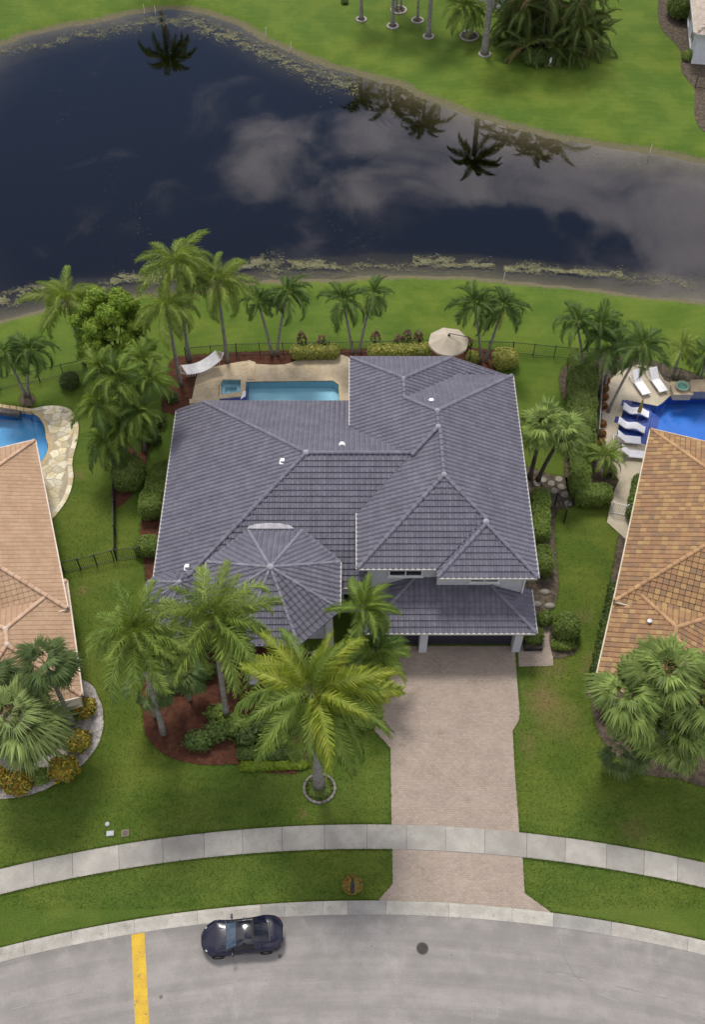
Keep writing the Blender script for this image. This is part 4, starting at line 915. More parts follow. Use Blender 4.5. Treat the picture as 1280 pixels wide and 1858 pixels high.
# far houses across the lake
def far_house(label, c0, c1, w, z, mt, md, wallm, side):
    t = thing('house', label, 'house', ((c0.x + c1.x) / 2, (c0.y + c1.y) / 2, 0)); r = Roof(t, mt, md, .45, .45, .04, .04, 'flat', cap_m=mt)
    c = rect(c0, c1, w); hip_rect(r, c, z, .42, r=.16); r.finish('roof', 120)
    wc = shrink(c, .93); wall_ring('wall', wc, 0, z - .1, wallm, t)
    for i in range(4):
        p, q = c[i], c[(i + 1) % 4]; mdp = (p + q) / 2 - sum(c, Vector()) / 4
        gutter(Vector((p.x, p.y, z)), Vector((q.x, q.y, z)), t, M_GUT, (mdp.x, mdp.y, 0), .25)
    for k in (.2, .5, .8):
        for (i0, i1) in ((0, 1), (1, 2)):
            p, q = wc[i0], wc[i1]; mdp = (p + q) / 2 - sum(wc, Vector()) / 4; d = (q - p).normalized(); nn = Vector((d.y, -d.x, 0)); nn = nn if nn.dot(mdp) > 0 else -nn
            x = p + (q - p) * k; window(t, (x.x, x.y, 1.5), nn, 1.8, 1.6, M_WHITE, M_GLASS)
    return t
M_FW = mat('white_stucco', (.62, .63, .68), (.56, .57, .62), scale=1.5, rough=.85)
c0, c1 = U(1249, -70, 3.4), U(1262, 62, 3.4)
fh = far_house('white walled house at the upper right corner beyond the lake', c0, c1, 14, 3.4, mat('sand_roof_tile', (.42, .36, .30), (.36, .30, .25), rough=.8, isl=.12, obj=.1), M_RD, M_FW, 1)
q0, q1 = U(805, -4, 0), U(912, 22, 0); e_ = (q1 - q0).normalized()
fh2 = far_house('white house behind the palms at the top edge beyond the lake', q1 + Vector((.5, .8, 0)), q0 + Vector((0, .8, 0)), -12, 3.2, mat('sand_roof_tile2', (.38, .33, .28), rough=.8, isl=.12, obj=.1), M_RD, M_FW, 1)
pt = MB().prism([U(800, -30), U(818, -6), U(860, 10), U(915, 24), U(930, 4), U(880, -40)], -.05, .05).build('far_patio', mat('white_paving', (.6, .59, .57), rough=.8)); tag(pt, kind='structure')
# ------------------------------------------------------------------ plants
def leafmat(name, c1, c2, transl=.28, isl=.25, obj=.16, rough=.55):
    return mat(name, c1, c2, scale=1.1, rough=rough, spec=.3, isl=isl, obj=obj, transl=transl, detail=2)
M_TRUNK = mat('palm_trunk', (.27, .255, .235), (.19, .178, .16), scale=1.5, rough=.9, fine=.25, fscale=9, bump=.02, stretch=(1, 1, 3))
M_TRUNKD = mat('dark_trunk', (.11, .09, .07), (.06, .05, .04), scale=2, rough=.95, fine=.3, fscale=9)
M_SHAFT = mat('crownshaft', (.13, .19, .06), (.10, .15, .05), scale=1, rough=.5)
M_RIB = mat('frond_rib', (.20, .22, .05), (.16, .18, .05), rough=.6)

def frond_mesh(name, L, nl, ll, wd, droop, vee, plume, sag, m, seed, ang0=62, ang1=22):
    """one pinnate leaf along +X: arched rib, paired narrow leaflets"""
    r = random.Random(seed); V = []; F = []; N = 14; P = []; T = []
    p = Vector((0, 0, 0))
    for i in range(N + 1):
        s = i / N; a = -droop * s ** 1.35; t = Vector((math.cos(a), 0, math.sin(a))); P.append(p.copy()); T.append(t); p = p + t * (L / N)
    rw = .022 * L ** .5
    for i in range(N + 1):
        k = rw * (1 - .85 * i / N); up = Vector((-T[i].z, 0, T[i].x))
        V += [P[i] + Vector((0, k, 0)), P[i] + up * k * .9, P[i] - Vector((0, k, 0))]
    for i in range(N): F += [(3 * i, 3 * i + 3, 3 * i + 4, 3 * i + 1), (3 * i + 1, 3 * i + 4, 3 * i + 5, 3 * i + 2)]
    nrib = len(F)
    for k in range(nl):
        s = .13 + .87 * (k + .5) / nl; x = s * N; i = min(int(x), N - 1); f = x - i
        b = P[i].lerp(P[i + 1], f); t = T[i].lerp(T[i + 1], f).normalized(); up = Vector((-t.z, 0, t.x))
        env = (.45 + .55 * math.sin(math.pi * min(1, (s * 1.05)) ** .8)) if s < .9 else .55
        for sgn in (-1, 1):
            an = R(ang0 + (ang1 - ang0) * s + r.uniform(-9, 9)); el = vee + plume * r.uniform(-1.1, 1.1) + r.uniform(-.12, .12)
            side = Vector((0, sgn, 0)) * math.cos(el) + up * math.sin(el)
            d = (t * math.cos(an) + side * math.sin(an)).normalized(); ln = ll * env * r.uniform(.85, 1.12)
            mid = b + d * ln * .5; tip = b + (d + Vector((0, 0, -sag)) * r.uniform(.7, 1.3)).normalized() * ln
            w = t * wd * .5; wv = w.lerp(up * wd * .5, .35)
            n0 = len(V); V += [b - w * .5, b + w * .5, mid + wv, mid - wv, tip]
            F += [(n0, n0 + 1, n0 + 2, n0 + 3), (n0 + 3, n0 + 2, n0 + 4)]
    me = bpy.data.meshes.new(name); me.from_pydata(V, [], F); me.materials.append(m); me.materials.append(M_RIB)
    me.polygons.foreach_set('material_index', [1] * nrib + [0] * (len(F) - nrib)); me.update(); return me
def fan_mesh(name, stalk, rad, nseg, span, droop, m, seed):
    """one fan leaf along +X: stalk, then pleated blade segments with drooping tips"""
    r = random.Random(seed); V = []; F = []; p = Vector((0, 0, 0)); N = 6; T = []; P = []
    for i in range(N + 1):
        a = -droop * .6 * (i / N); P.append(p.copy()); t = Vector((math.cos(a), 0, math.sin(a))); T.append(t); p = p + t * stalk / N
    for i in range(N + 1): V += [P[i] + Vector((0, .022, 0)), P[i] + Vector((0, 0, .02)), P[i] - Vector((0, .022, 0))]
    for i in range(N): F += [(3 * i, 3 * i + 3, 3 * i + 4, 3 * i + 1), (3 * i + 1, 3 * i + 4, 3 * i + 5, 3 * i + 2)]
    nrib = len(F); c = P[-1]; t = T[-1]; up = Vector((-t.z, 0, t.x))
    for k in range(nseg):
        a = R(-span / 2 + span * k / (nseg - 1)) + r.uniform(-.06, .06); d = t * math.cos(a) + Vector((0, math.sin(a), 0)); d = (d + up * (.22 - .2 * abs(math.sin(a)))).normalized()
        ln = rad * (.70 + .30 * math.cos(a * .6)) * r.uniform(.74, 1.14); perp = up.cross(d).normalized(); w = ln * R(span / nseg) * .42
        m1 = c + d * ln * .48; tip = c + (d + Vector((0, 0, -.5 - droop * .25)) * r.uniform(.6, 1.2)).normalized() * ln
        n0 = len(V); V += [c + d * .04, m1 + perp * w * 1.05 - up * .02, m1 - perp * w * 1.05 - up * .02, m1 + up * .03, tip]
        F += [(n0, n0 + 1, n0 + 3), (n0, n0 + 3, n0 + 2), (n0 + 3, n0 + 1, n0 + 4), (n0 + 2, n0 + 3, n0 + 4)]
    me = bpy.data.meshes.new(name); me.from_pydata(V, [], F); me.materials.append(m); me.materials.append(M_RIB)
    me.polygons.foreach_set('material_index', [1] * nrib + [0] * (len(F) - nrib)); me.update(); return me

L_DARK = leafmat('palm_leaf_dark', (.072, .130, .028), (.105, .170, .036))
L_MID = leafmat('palm_leaf_mid', (.150, .228, .040), (.205, .285, .052))
L_LIME = leafmat('palm_leaf_lime', (.25, .32, .032), (.33, .37, .05))
L_WISP = leafmat('palm_leaf_wispy', (.195, .27, .05), (.24, .31, .065))
L_FAN = leafmat('fan_leaf', (.215, .280, .072), (.150, .215, .050), obj=.34)
L_FAND = leafmat('fan_leaf_dark', (.115, .165, .050), (.080, .125, .038), obj=.3)
L_FANB = leafmat('fan_leaf_bluish', (.165, .225, .070), (.210, .265, .084), obj=.32)
L_CLUMP = leafmat('clump_leaf', (.078, .120, .026), (.115, .152, .036))
L_DRY = leafmat('dry_leaf', (.20, .14, .055), (.25, .17, .07))
KIND = {}
def kindset(k, fn, n=4): KIND[k] = [fn(i) for i in range(n)]
kindset('adonidia', lambda i: frond_mesh('frond', 2.35, 44, .78, .105, R(100 + 8 * i), .55, .15, .25, L_DARK, 10 + i))
kindset('royal', lambda i: frond_mesh('frond', 4.6, 84, 1.2, .115, R(62 + 9 * i), .18, .35, .55, L_MID if i != 1 else L_LIME, 20 + i, 68, 24))
kindset('royal_lime', lambda i: frond_mesh('frond', 4.6, 84, 1.2, .115, R(55 + 9 * i), .2, .3, .5, L_LIME, 25 + i, 68, 24))
kindset('foxtail', lambda i: frond_mesh('frond', 3.0, 70, .66, .085, R(70 + 9 * i), .1, 1.0, .2, L_MID if i % 2 else L_WISP, 30 + i, 70, 35))
kindset('queen', lambda i: frond_mesh('frond', 3.3, 72, .95, .075, R(80 + 10 * i), .15, .7, .7, L_WISP, 40 + i, 60, 30))
kindset('lush', lambda i: frond_mesh('frond', 2.9, 52, .95, .12, R(85 + 9 * i), .45, .25, .3, L_MID if i != 2 else L_DARK, 50 + i))
kindset('areca', lambda i: frond_mesh('frond', 3.2, 46, .85, .11, R(65 + 12 * i), .4, .25, .35, L_CLUMP if i < 3 else L_DRY, 60 + i, 55, 25))
kindset('pygmy', lambda i: frond_mesh('frond', 1.6, 44, .45, .06, R(80 + 10 * i), .2, .3, .2, L_MID, 70 + i))
kindset('fan', lambda i: fan_mesh('frond', 1.2, 1.15, 32, 270, .5 + .15 * i, L_FAN, 80 + i))
kindset('fan_dark', lambda i: fan_mesh('frond', 1.05, 1.0, 30, 250, .5 + .2 * i, L_FAND, 90 + i))
kindset('fan_blue', lambda i: fan_mesh('frond', 1.3, 1.3, 34, 240, .6 + .2 * i, L_FANB, 95 + i))

def crown_height(base, cpx):
    q = U(cpx[0], cpx[1], 0); d = (q - Vector((0, 0, CAM_H))); return CAM_H + d.z * (base.y / d.y)
pr_ = random.Random(5)
def palm(label, kind, bpx, cpx=None, h=None, n=16, sc=1.0, tr=.11, el=(78, -22), trunk_m=None, shaft=True, group='palm trees', name='palm_tree', base=None, mixk=None, az0=None, cat='palm tree', curve=.35, dead=0):
    b = base or U(*bpx)
    if h is None: h = crown_height(b, cpx)
    top = Vector((U(cpx[0], cpx[1], h).x if cpx else b.x, b.y, h))
    t = thing(name, label, cat, b, group=group)
    ax = Vector((top.x - b.x, 0, 0)); pts = []; rad = []; N = 10
    for i in range(N + 1):
        s = i / N; x = s + curve * s * (1 - s) * (1 if abs(ax.x) > .3 else 0) * -1
        pts.append(b + ax * max(0, x) + Vector((0, 0, (h - .1) * s - (.06 if i == 0 else 0)))); rad.append(tr * (1.45 if i == 0 else (1.15 if i == 1 else 1.0 - .25 * s)))
    MB().tube(pts, rad, 10).build('trunk', trunk_m or M_TRUNK, t, smooth=True)
    if shaft:
        MB().tube([top - Vector((0, 0, .55 * sc)), top - Vector((0, 0, .2 * sc)), top + Vector((0, 0, .15 * sc))], [tr * .8, tr * .95, tr * .4], 8).build('crownshaft', M_SHAFT, t, smooth=True)
    a0 = pr_.uniform(0, 6.28) if az0 is None else az0
    for i in range(n):
        f = i / max(1, n - 1); me = pr_.choice(KIND[mixk if (mixk and f < .45 and i % 2) else kind])
        o = bpy.data.objects.new('frond', me); COL.objects.link(o); o.parent = t
        az = a0 + i * 2.39996 + pr_.uniform(-.3, .3); az -= .38 * math.sin(az + .35); e = R(el[0] + (el[1] - el[0]) * f ** .85 + pr_.uniform(-13, 13)); k = sc * pr_.uniform(.78, 1.14) * (.82 + .18 * min(1, f * 2.5))
        o.matrix_local = Matrix.Translation(top - b + Vector((0, 0, .05 * (1 - f)))) @ Matrix.Rotation(az, 4, 'Z') @ Matrix.Rotation(-e, 4, 'Y') @ Matrix.Rotation(pr_.uniform(-.5, .5), 4, 'X') @ Matrix.Diagonal((k, k, k, 1))
    for i in range(dead):
        o = bpy.data.objects.new('frond', KIND['dead'][i % 2]); COL.objects.link(o); o.parent = t; k = sc * pr_.uniform(.6, .9)
        o['label'] = 'dead brown frond hanging down'
        o.matrix_local = Matrix.Translation(top - b - Vector((0, 0, .15))) @ Matrix.Rotation(pr_.uniform(0, 6.28), 4, 'Z') @ Matrix.Rotation(R(55), 4, 'Y') @ Matrix.Diagonal((k, k, k, 1))
    return t
kindset('dead', lambda i: frond_mesh('frond', 2.2, 30, .55, .06, R(40 + 20 * i), .1, .5, .9, L_DRY, 77 + i), 2)
GP = 'dark green palms planted in pairs along the rear fence'
palm('left slim palm of the left pair along the rear fence', 'adonidia', (494, 645), (468, 548), sc=0.92, n=14, dead=0, group=GP)
palm('right slim palm of the left pair along the rear fence', 'adonidia', (503, 645), (521, 533), sc=1.06, n=17, dead=1, group=GP)
palm('left slim palm of the middle pair along the rear fence', 'adonidia', (640, 641), (622, 546), sc=1.00, n=15, dead=1, group=GP)
palm('right slim palm of the middle pair along the rear fence', 'adonidia', (652, 641), (678, 535), sc=0.88, n=13, dead=1, group=GP)
palm('slim palm just right of the beige patio umbrella, left of its pair', 'adonidia', (873, 655), (861, 553), sc=1.10, n=18, dead=0, group=GP)
palm('slim palm above the round croton bush, right of its pair', 'adonidia', (882, 657), (915, 555), sc=0.96, n=15, dead=1, group=GP)
palm('left leaning palm of the pair behind the left flagstone deck', 'adonidia', (46, 718), (8, 640), group='palms around the left pool')
palm('right hand palm of the pair behind the left flagstone deck', 'adonidia', (51, 718), (54, 636), group='palms around the left pool')
GR_ = 'palms around the right pool'
palm('dark palm rising from the far end of the tall hedge', 'adonidia', (1060, 690), (1047, 584), group=GR_)
palm('dark palm in the middle of the hedge group behind the right pool', 'adonidia', (1084, 690), (1088, 592), sc=1.05, group=GR_)
palm('dark palm nearest the orange flowers by the right pool', 'adonidia', (1098, 700), (1116, 626), sc=1.15, group=GR_)
palm('strongly leaning palm over the right pool deck', 'adonidia', (1104, 748), (1166, 630), sc=1.1, group=GR_)
palm('feathery palm behind the fountain bowl of the right pool', 'queen', (1222, 684), (1238, 632), sc=.62, n=14, group=GR_)
palm('small palm at the right frame edge above the right pool', 'adonidia', (1272, 694), (1282, 646), sc=.85, group=GR_)
palm('small palm between the L shaped hedge and the white sun loungers', 'pygmy', (1098, 862), (1099, 828), sc=1.15, n=20, shaft=False, group=GR_)
GL_ = 'palms in the grove left of the swimming pool'
palm('lime feathery palm standing alone at the left grove near the lake', 'queen', (152, 658), (121, 546), n=22, tr=.14, sc=1.0, group=GL_, dead=2)
palm('tallest feathery palm of the left grove with crown over the water', 'queen', (343, 654), (320, 482), n=22, tr=.14, sc=1.08, group=GL_, dead=1)
palm('feathery palm with pale trunk left of the hammock', 'queen', (328, 699), (302, 560), n=18, tr=.15, sc=1.0, group=GL_)
palm('feathery palm holding the right end of the hammock', 'queen', (413, 657), (394, 515), n=20, tr=.14, sc=1.0, dead=1, group=GL_)
for cx, cy, bx, by, lb in ((182, 668, 205, 800, 'highest bushy palm on the left side of the grove'), (258, 655, 250, 780, 'highest bushy palm on the right side of the grove'), (215, 690, 222, 820, 'bushy palm in the centre of the left grove'),
                           (272, 690, 262, 820, 'bushy palm of the grove nearest the red mulch by the spa'), (175, 735, 205, 840, 'bushy palm leaning left over the flagstone deck lawn'), (250, 752, 245, 850, 'bushy palm above the clipped round shrub'), (195, 800, 215, 860, 'lowest bushy palm of the left grove beside the black side fence'), (225, 775, 232, 850, 'bushy palm in front of the grove above the red mulch')):
    palm(lb, 'lush', (bx, by), (cx, cy), n=20, sc=(.66, .78, .72, .84)[int(cx) % 4], tr=.1, group=GL_, dead=int(cx) % 2)
palm('leaning foxtail palm at the left of the red front mulch bed', 'foxtail', (297, 1330), (245, 1150), n=36, tr=.17, sc=1.2, el=(80, -52), dead=1, mixk='royal_lime' if False else None, group='palms in the front garden')
palm('foxtail palm in front of the turret, left of the big royal palm', 'foxtail', (412, 1302), (388, 1125), n=36, tr=.17, sc=1.3, el=(80, -55), group='palms in the front garden')
palm('big lime green royal palm in the stone ringed lawn circle', 'royal', (579, 1425), (565, 1255), n=30, tr=.29, sc=1.02, el=(75, -44), mixk='royal_lime', group='palms in the front garden', az0=.4)
palm('dark palm between the turret and the garage roof', 'lush', (655, 1215), (660, 1105), n=20, sc=.85, group='palms in the front garden')
palm('drooping palm beside the small garage door', 'lush', (675, 1240), (680, 1185), n=20, sc=.9, group='palms in the front garden')
palm('shaded small fan palm under the leaning foxtail palm', 'fan_dark', (280, 1300), (272, 1240), n=18, sc=.95, tr=.1, shaft=False, group='palms in the front garden')
palm('shaded small fan palm beside the front bay', 'fan_dark', (345, 1270), (338, 1222), n=16, sc=.85, tr=.1, shaft=False, group='palms in the front garden')
palm('fan palm with bare trunk in the left gravel bed', 'fan_dark', (132, 1314), (82, 1205), n=26, sc=1.0, tr=.16, shaft=False, el=(80, -30), group='palms of the left front garden', trunk_m=M_TRUNK)
palm('large pale fan palm at the left frame edge in the gravel bed', 'fan_blue', (45, 1392), (30, 1315), n=34, sc=1.25, tr=.2, shaft=False, el=(85, -28), group='palms of the left front garden')
palm('fan palm at the left frame edge behind the large pale one', 'fan_dark', (-20, 1300), (-8, 1240), n=20, sc=1.0, tr=.15, shaft=False, group='palms of the left front garden')
GF_ = 'fan palms of the right front garden'
palm('fan palm nearest the driveway in the right front clump', 'fan', (1150, 1372), (1140, 1268), n=38, sc=1.1, tr=.15, shaft=False, el=(82, -32), group=GF_)
palm('highest fan palm of the right front clump against the brown roof', 'fan', (1200, 1350), (1205, 1222), n=38, sc=1.1, tr=.15, shaft=False, el=(82, -32), group=GF_)
palm('fan palm of the right front clump at the frame edge', 'fan', (1260, 1370), (1272, 1262), n=38, sc=1.15, tr=.15, shaft=False, el=(82, -32), group=GF_)
palm('lowest fan palm of the right front clump above the lawn', 'fan', (1228, 1395), (1225, 1325), n=34, sc=1.1, tr=.15, shaft=False, el=(82, -25), group=GF_)
palm('dark fan palm low at the left foot of the right front clump', 'fan_dark', (1140, 1392), (1135, 1365), n=14, sc=.85, tr=.12, shaft=False, group=GF_)
palm('dark trunked fan palm against the right wall of the grey house', 'fan', (962, 868), (985, 775), n=24, sc=.95, tr=.16, shaft=False, el=(82, -30), trunk_m=M_TRUNKD, group='fan palms beside the grey house')
palm('dark trunked fan palm nearest the tall hedge beside the grey house', 'fan', (976, 872), (1022, 788), n=24, sc=.95, tr=.16, shaft=False, el=(82, -30), trunk_m=M_TRUNKD, group='fan palms beside the grey house')
GFAR = 'palms on the far lake shore'
palm('tall royal palm with grey trunk on the far lake shore', 'royal', (880, 98), h=11.3, n=17, tr=.34, sc=.85, group=GFAR)
palm('pale trunked palm left of the royal palm on the far shore', 'foxtail', (778, 66), h=9.0, n=17, tr=.24, sc=1.2, group=GFAR)
palm('swollen trunk palm in the middle of the far shore rings', 'foxtail', (713, 47), h=8.0, n=15, tr=.2, sc=1.1, group=GFAR)
palm('slim palm behind the others on the far shore', 'adonidia', (758, 37), h=8.5, n=15, tr=.13, sc=1.2, group=GFAR)
palm('palm with white ring farthest left on the far shore', 'foxtail', (656, 35), h=8.0, n=15, tr=.2, sc=1.1, group=GFAR)
palm('left stem of the twin palm on the far shore', 'adonidia', (720, 18), h=7.0, n=14, tr=.11, sc=1.1, group=GFAR)
palm('right stem of the twin palm on the far shore', 'adonidia', (728, 17), h=7.8, n=14, tr=.11, sc=1.1, group=GFAR)
palm('low date palm in a mulch circle left of the royal palm', 'pygmy', (848, 66), h=3.0, cpx=(843, 20), n=26, tr=.13, sc=1.9, shaft=False, group=GFAR)
palm('leaning stem of the low date palm in the mulch circle', 'pygmy', (856, 64), h=2.6, cpx=(868, 24), n=16, tr=.09, sc=1.3, shaft=False, group=GFAR)
palm('palm mirrored in the lake below the top edge at left', 'queen', (285, -22), h=6.8, n=18, tr=.2, sc=1.15, group=GFAR)
# clumping palm on the far shore
ac = U(1000, 98); at_ = thing('clump_palm', 'huge clump of arching palm fronds on the far lake shore', 'palm tree', ac, group=GFAR)
for k in range(40):
    a = pr_.uniform(0, 6.28); rr_ = 3.4 * math.sqrt(pr_.random()); bx2 = Vector((math.cos(a) * rr_ * 1.15, math.sin(a) * rr_ + 1.6, 0)); hh = (pr_.uniform(.5, 3.0) if k < 22 else pr_.uniform(3, 12.0)) * (1 - .06 * rr_)
    tp = bx2 * 1.35 + Vector((0, 0, hh)); MB().tube([bx2, bx2 * 1.1 + Vector((0, 0, hh * .5)), tp], [.09, .07, .05], 6).build('stem', M_TRUNKD, at_, world=False, smooth=True)
    for i in range(12):
        o = bpy.data.objects.new('frond', pr_.choice(KIND['areca'][:3] * 3 + KIND['areca'][3:])); COL.objects.link(o); o.parent = at_; s_ = pr_.uniform(.85, 1.15)
        o.matrix_local = Matrix.Translation(tp) @ Matrix.Rotation(i * 2.4 + k, 4, 'Z') @ Matrix.Rotation(-R(pr_.uniform(-40, 70)), 4, 'Y') @ Matrix.Diagonal((s_, s_, s_, 1))

# ---- leafy shrubs, hedges, trees
def foliage(name, blobs, m, leaf=.09, dens=300, seed=1, parent=None, core=True, jit=.12, rug=.10, asp=.55, up=.35):
    """many small leaves through the outer volume of (centre, radii, power) lobes, over a twiggy core"""
    r = random.Random(seed); V = []; F = []; off = root_off(parent) if parent is not None else Vector()
    for c, rad, pw in blobs:
        c = Vector(c) - off; a, b, h = rad; area = 4 * math.pi * (((a * b) ** 1.6 + (a * h) ** 1.6 + (b * h) ** 1.6) / 3) ** (1 / 1.6) * (1.3 if pw > 3 else 1)
        ph = r.uniform(0, 100)
        def surf(d):
            q = (abs(d.x / a) ** pw + abs(d.y / b) ** pw + abs(d.z / h) ** pw) ** (-1 / pw)
            return q * (1 + rug * noise.noise(d * 3.3 + Vector((ph, 0, 0))) + rug * .6 * noise.noise(d * 8 + Vector((ph, 3, 0))))
        if core:
            n0 = len(V); nu, nv = 14, 8
            for j in range(nv + 1):
                for i in range(nu):
                    th = 2 * math.pi * i / nu; fi = -math.pi / 2 + math.pi * j / nv; d = Vector((math.cos(th) * math.cos(fi) * a, math.sin(th) * math.cos(fi) * b, math.sin(fi) * h)).normalized()
                    V.append(tuple(c + d * surf(d) * .84))
            for j in range(nv):
                for i in range(nu): F.append((n0 + j * nu + i, n0 + j * nu + (i + 1) % nu, n0 + (j + 1) * nu + (i + 1) % nu, n0 + (j + 1) * nu + i))
        for k in range(int(area * dens)):
            d = Vector((r.gauss(0, 1) * a, r.gauss(0, 1) * b, r.gauss(0, 1) * h)).normalized()
            if d.z < -.55: continue
            p = c + d * surf(d) * (1 - jit * r.random() ** 1.5 + .03); 
            if p.z + off.z < .02: continue
            nn = (Vector((d.x / a, d.y / b, d.z / h)).normalized() + Vector((r.gauss(0, .5), r.gauss(0, .5), up + r.gauss(0, .4)))).normalized()
            t = nn.cross(Vector((r.gauss(0, 1), r.gauss(0, 1), r.gauss(0, 1)))).normalized(); s = leaf * r.uniform(.65, 1.35); w = nn.cross(t) * s * asp; n0 = len(V)
            V += [tuple(p - t * s * .8), tuple(p + w * .8 + nn * s * .1), tuple(p + t * s), tuple(p - w * .8 + nn * s * .1)]; F.append((n0, n0 + 1, n0 + 2, n0 + 3))
    return raw(name, V, F, m, parent)
def shrub(name, label, cat, blobs, m, group=None, leaf=.09, dens=300, seed=1, stem=True, **kw):
    c = sum((Vector((b[0][0], b[0][1], 0)) for b in blobs), Vector()) / len(blobs)
    t = thing(name, label, cat, c, group=group); foliage('foliage', blobs, m, leaf, dens, seed, t, **kw)
    if stem:
        s_ = MB()
        for b in blobs[:6]: s_.tube([(b[0][0], b[0][1], 0), (b[0][0] + .05, b[0][1], b[0][2])], [.05, .03], 6)
        s_.build('stem', M_TRUNKD, t)
    return t
def lobes(px, py, rx, ry, h, pw=2.3, n=1): p = U(px, py); return [((p.x, p.y, h * .5), (rx, ry, h * .56), pw)]
def hedge(pa, pb, w, h, k=None, ztop=True, pw=5):
    """row of squared lobes between two points given at hedge-top height"""
    a, b = U(*pa, h), U(*pb, h); d = (b - a); n = k or max(1, int(d.length / (w * .9))); out = []; e = d.normalized() if d.length > .01 else Vector((1, 0, 0))
    for i in range(n):
        c = a + d * ((i + .5) / n); L = d.length / n * .62; ex = abs(e.x) * L + abs(e.y) * w / 2; ey = abs(e.y) * L + abs(e.x) * w / 2
        out.append(((c.x, c.y, h * .5), (ex, ey, h * .52), pw))
    return out
H_GRN = leafmat('hedge_leaf', (.125, .180, .034), (.165, .225, .046), isl=.35)
H_LIT = leafmat('hedge_leaf_light', (.135, .200, .034), (.170, .230, .046), isl=.35)
H_DRK = leafmat('shrub_leaf_dark', (.066, .106, .024), (.096, .142, .032), isl=.3)
H_LIME = leafmat('lime_leaf', (.15, .22, .014), (.18, .25, .02), isl=.2)
H_TREE = leafmat('tree_leaf_bright', (.14, .225, .022), (.20, .28, .03), isl=.3)
def patch_leaf(name, cols):
    def ex(g, c, p):
        q = g.n('ShaderNodeValToRGB'); cr = q.color_ramp; cr.interpolation = 'CONSTANT'
        while len(cr.elements) < len(cols): cr.elements.new(.5)
        for i, (el_, cc) in enumerate(zip(cr.elements, cols)): el_.position = i / len(cols); el_.color = (*cc, 1)
        g.nt.links.new(g.n('ShaderNodeNewGeometry').outputs['Random Per Island'], q.inputs[0]); return q.outputs[0]
    return mat(name, (.1, .1, .02), rough=.5, extra=ex, transl=.15, isl=.2)
H_CRO = patch_leaf('croton_yellow', [(.32, .30, .045), (.19, .24, .04), (.27, .27, .065), (.12, .18, .03), (.40, .36, .08)])
H_CRO2 = patch_leaf('croton_red_gold', [(.34, .26, .025), (.16, .17, .022), (.24, .13, .016), (.10, .13, .02), (.40, .32, .03)])
H_ORG = patch_leaf('ixora', [(.42, .09, .02), (.34, .06, .015), (.05, .08, .015), (.30, .07, .02), (.04, .07, .014)])
H_RED = patch_leaf('ti_leaf', [(.12, .035, .03), (.08, .04, .025), (.14, .06, .04), (.07, .08, .03)])
shrub('round_shrub', 'big clipped round shrub beside the black side fence', 'shrub', lobes(238, 876, 1.15, 1.2, 2.1, 2.6), H_GRN, leaf=.075, dens=420, seed=2)
shrub('hedge', 'long clipped hedge along the left wall of the grey house', 'hedge', hedge((300, 838), (266, 915), 1.25, 1.7), H_LIT, leaf=.075, dens=380, seed=3)
shrub('hedge', 'small clipped hedge near the left gate of the grey house', 'hedge', lobes(272, 1000, .95, .7, 1.2, 2.8), H_LIT, leaf=.075, dens=380, seed=4)
shrub('round_shrub', 'dark round shrub half hidden at the left rear fence', 'shrub', lobes(128, 700, .7, .7, 1.1), H_DRK, seed=5)
CR = 'clipped yellow green crotons along the rear bed'
def lowhedge(pa, pb, w, h): 
    a, b = U(*pa), U(*pb); n = max(1, int((b - a).length / .8)); d = b - a
    return [((a.x + d.x * (i + .5) / n, a.y + d.y * (i + .5) / n, h * .5), (max(w * .5, abs(d.x) / n * .68), max(w * .5, abs(d.y) / n * .68), h * .54), 3.2) for i in range(n)]
shrub('croton_hedge', 'yellow green croton hedge behind the pool', 'hedge', lowhedge((532, 648), (612, 646), 1.1, 1.05), H_CRO, CR, leaf=.10, dens=240, seed=6)
shrub('croton_hedge', 'yellow green croton hedge left of the patio umbrella', 'hedge', lowhedge((672, 648), (778, 645), 1.2, 1.1), H_CRO, CR, leaf=.10, dens=240, seed=7)
shrub('croton_hedge', 'round croton bush right of the umbrella palms', 'shrub', lobes(916, 662, .98, .9, 1.35, 2.6), H_CRO, CR, leaf=.10, dens=240, seed=8)
shrub('croton_hedge', 'small croton bush between umbrella and its palms', 'shrub', lobes(858, 656, .5, .5, .9, 2.6), H_CRO, CR, leaf=.10, dens=240, seed=9)
for i, (x, y, h, lb) in enumerate(((549, 636, 1.9, 'tall red leaved ti plant left behind the pool croton hedge'), (585, 636, 1.5, 'short red ti plant right behind the pool croton hedge'), (681, 632, 1.7, 'red ti plant by the middle palm pair'), (722, 634, 1.4, 'green bronze ti plant in the right croton hedge'), (738, 632, 1.9, 'red ti plant in the centre of the right croton hedge'), (758, 632, 1.8, 'red ti plant nearest the patio umbrella'), (848, 640, 1.5, 'red ti plant right of the patio umbrella'))):
    p = U(x, y); shrub('ti_plant', lb, 'plant', [((p.x, p.y, h * .62), (.34, .34, h * .40), 2)], H_RED, 'red leaved ti plants along the rear fence', leaf=.22, dens=45, seed=20 + i, core=False, asp=.3, up=.9)
shrub('hedge', 'clipped hedge along the right wall of the grey house', 'hedge', hedge((985, 886), (984, 962), 1.0, 1.6), H_LIT, leaf=.075, dens=380, seed=30)
shrub('hedge', 'short clipped hedge block near the right front corner of the grey house', 'hedge', hedge((990, 990), (990, 1022), .95, 1.7), H_LIT, leaf=.075, dens=380, seed=31)
shrub('hedge', 'tall broad hedge between the two right back gardens', 'hedge', hedge((1063, 632), (1057, 800), 1.75, 1.9), H_GRN, leaf=.075, dens=300, seed=32, rug=.05)
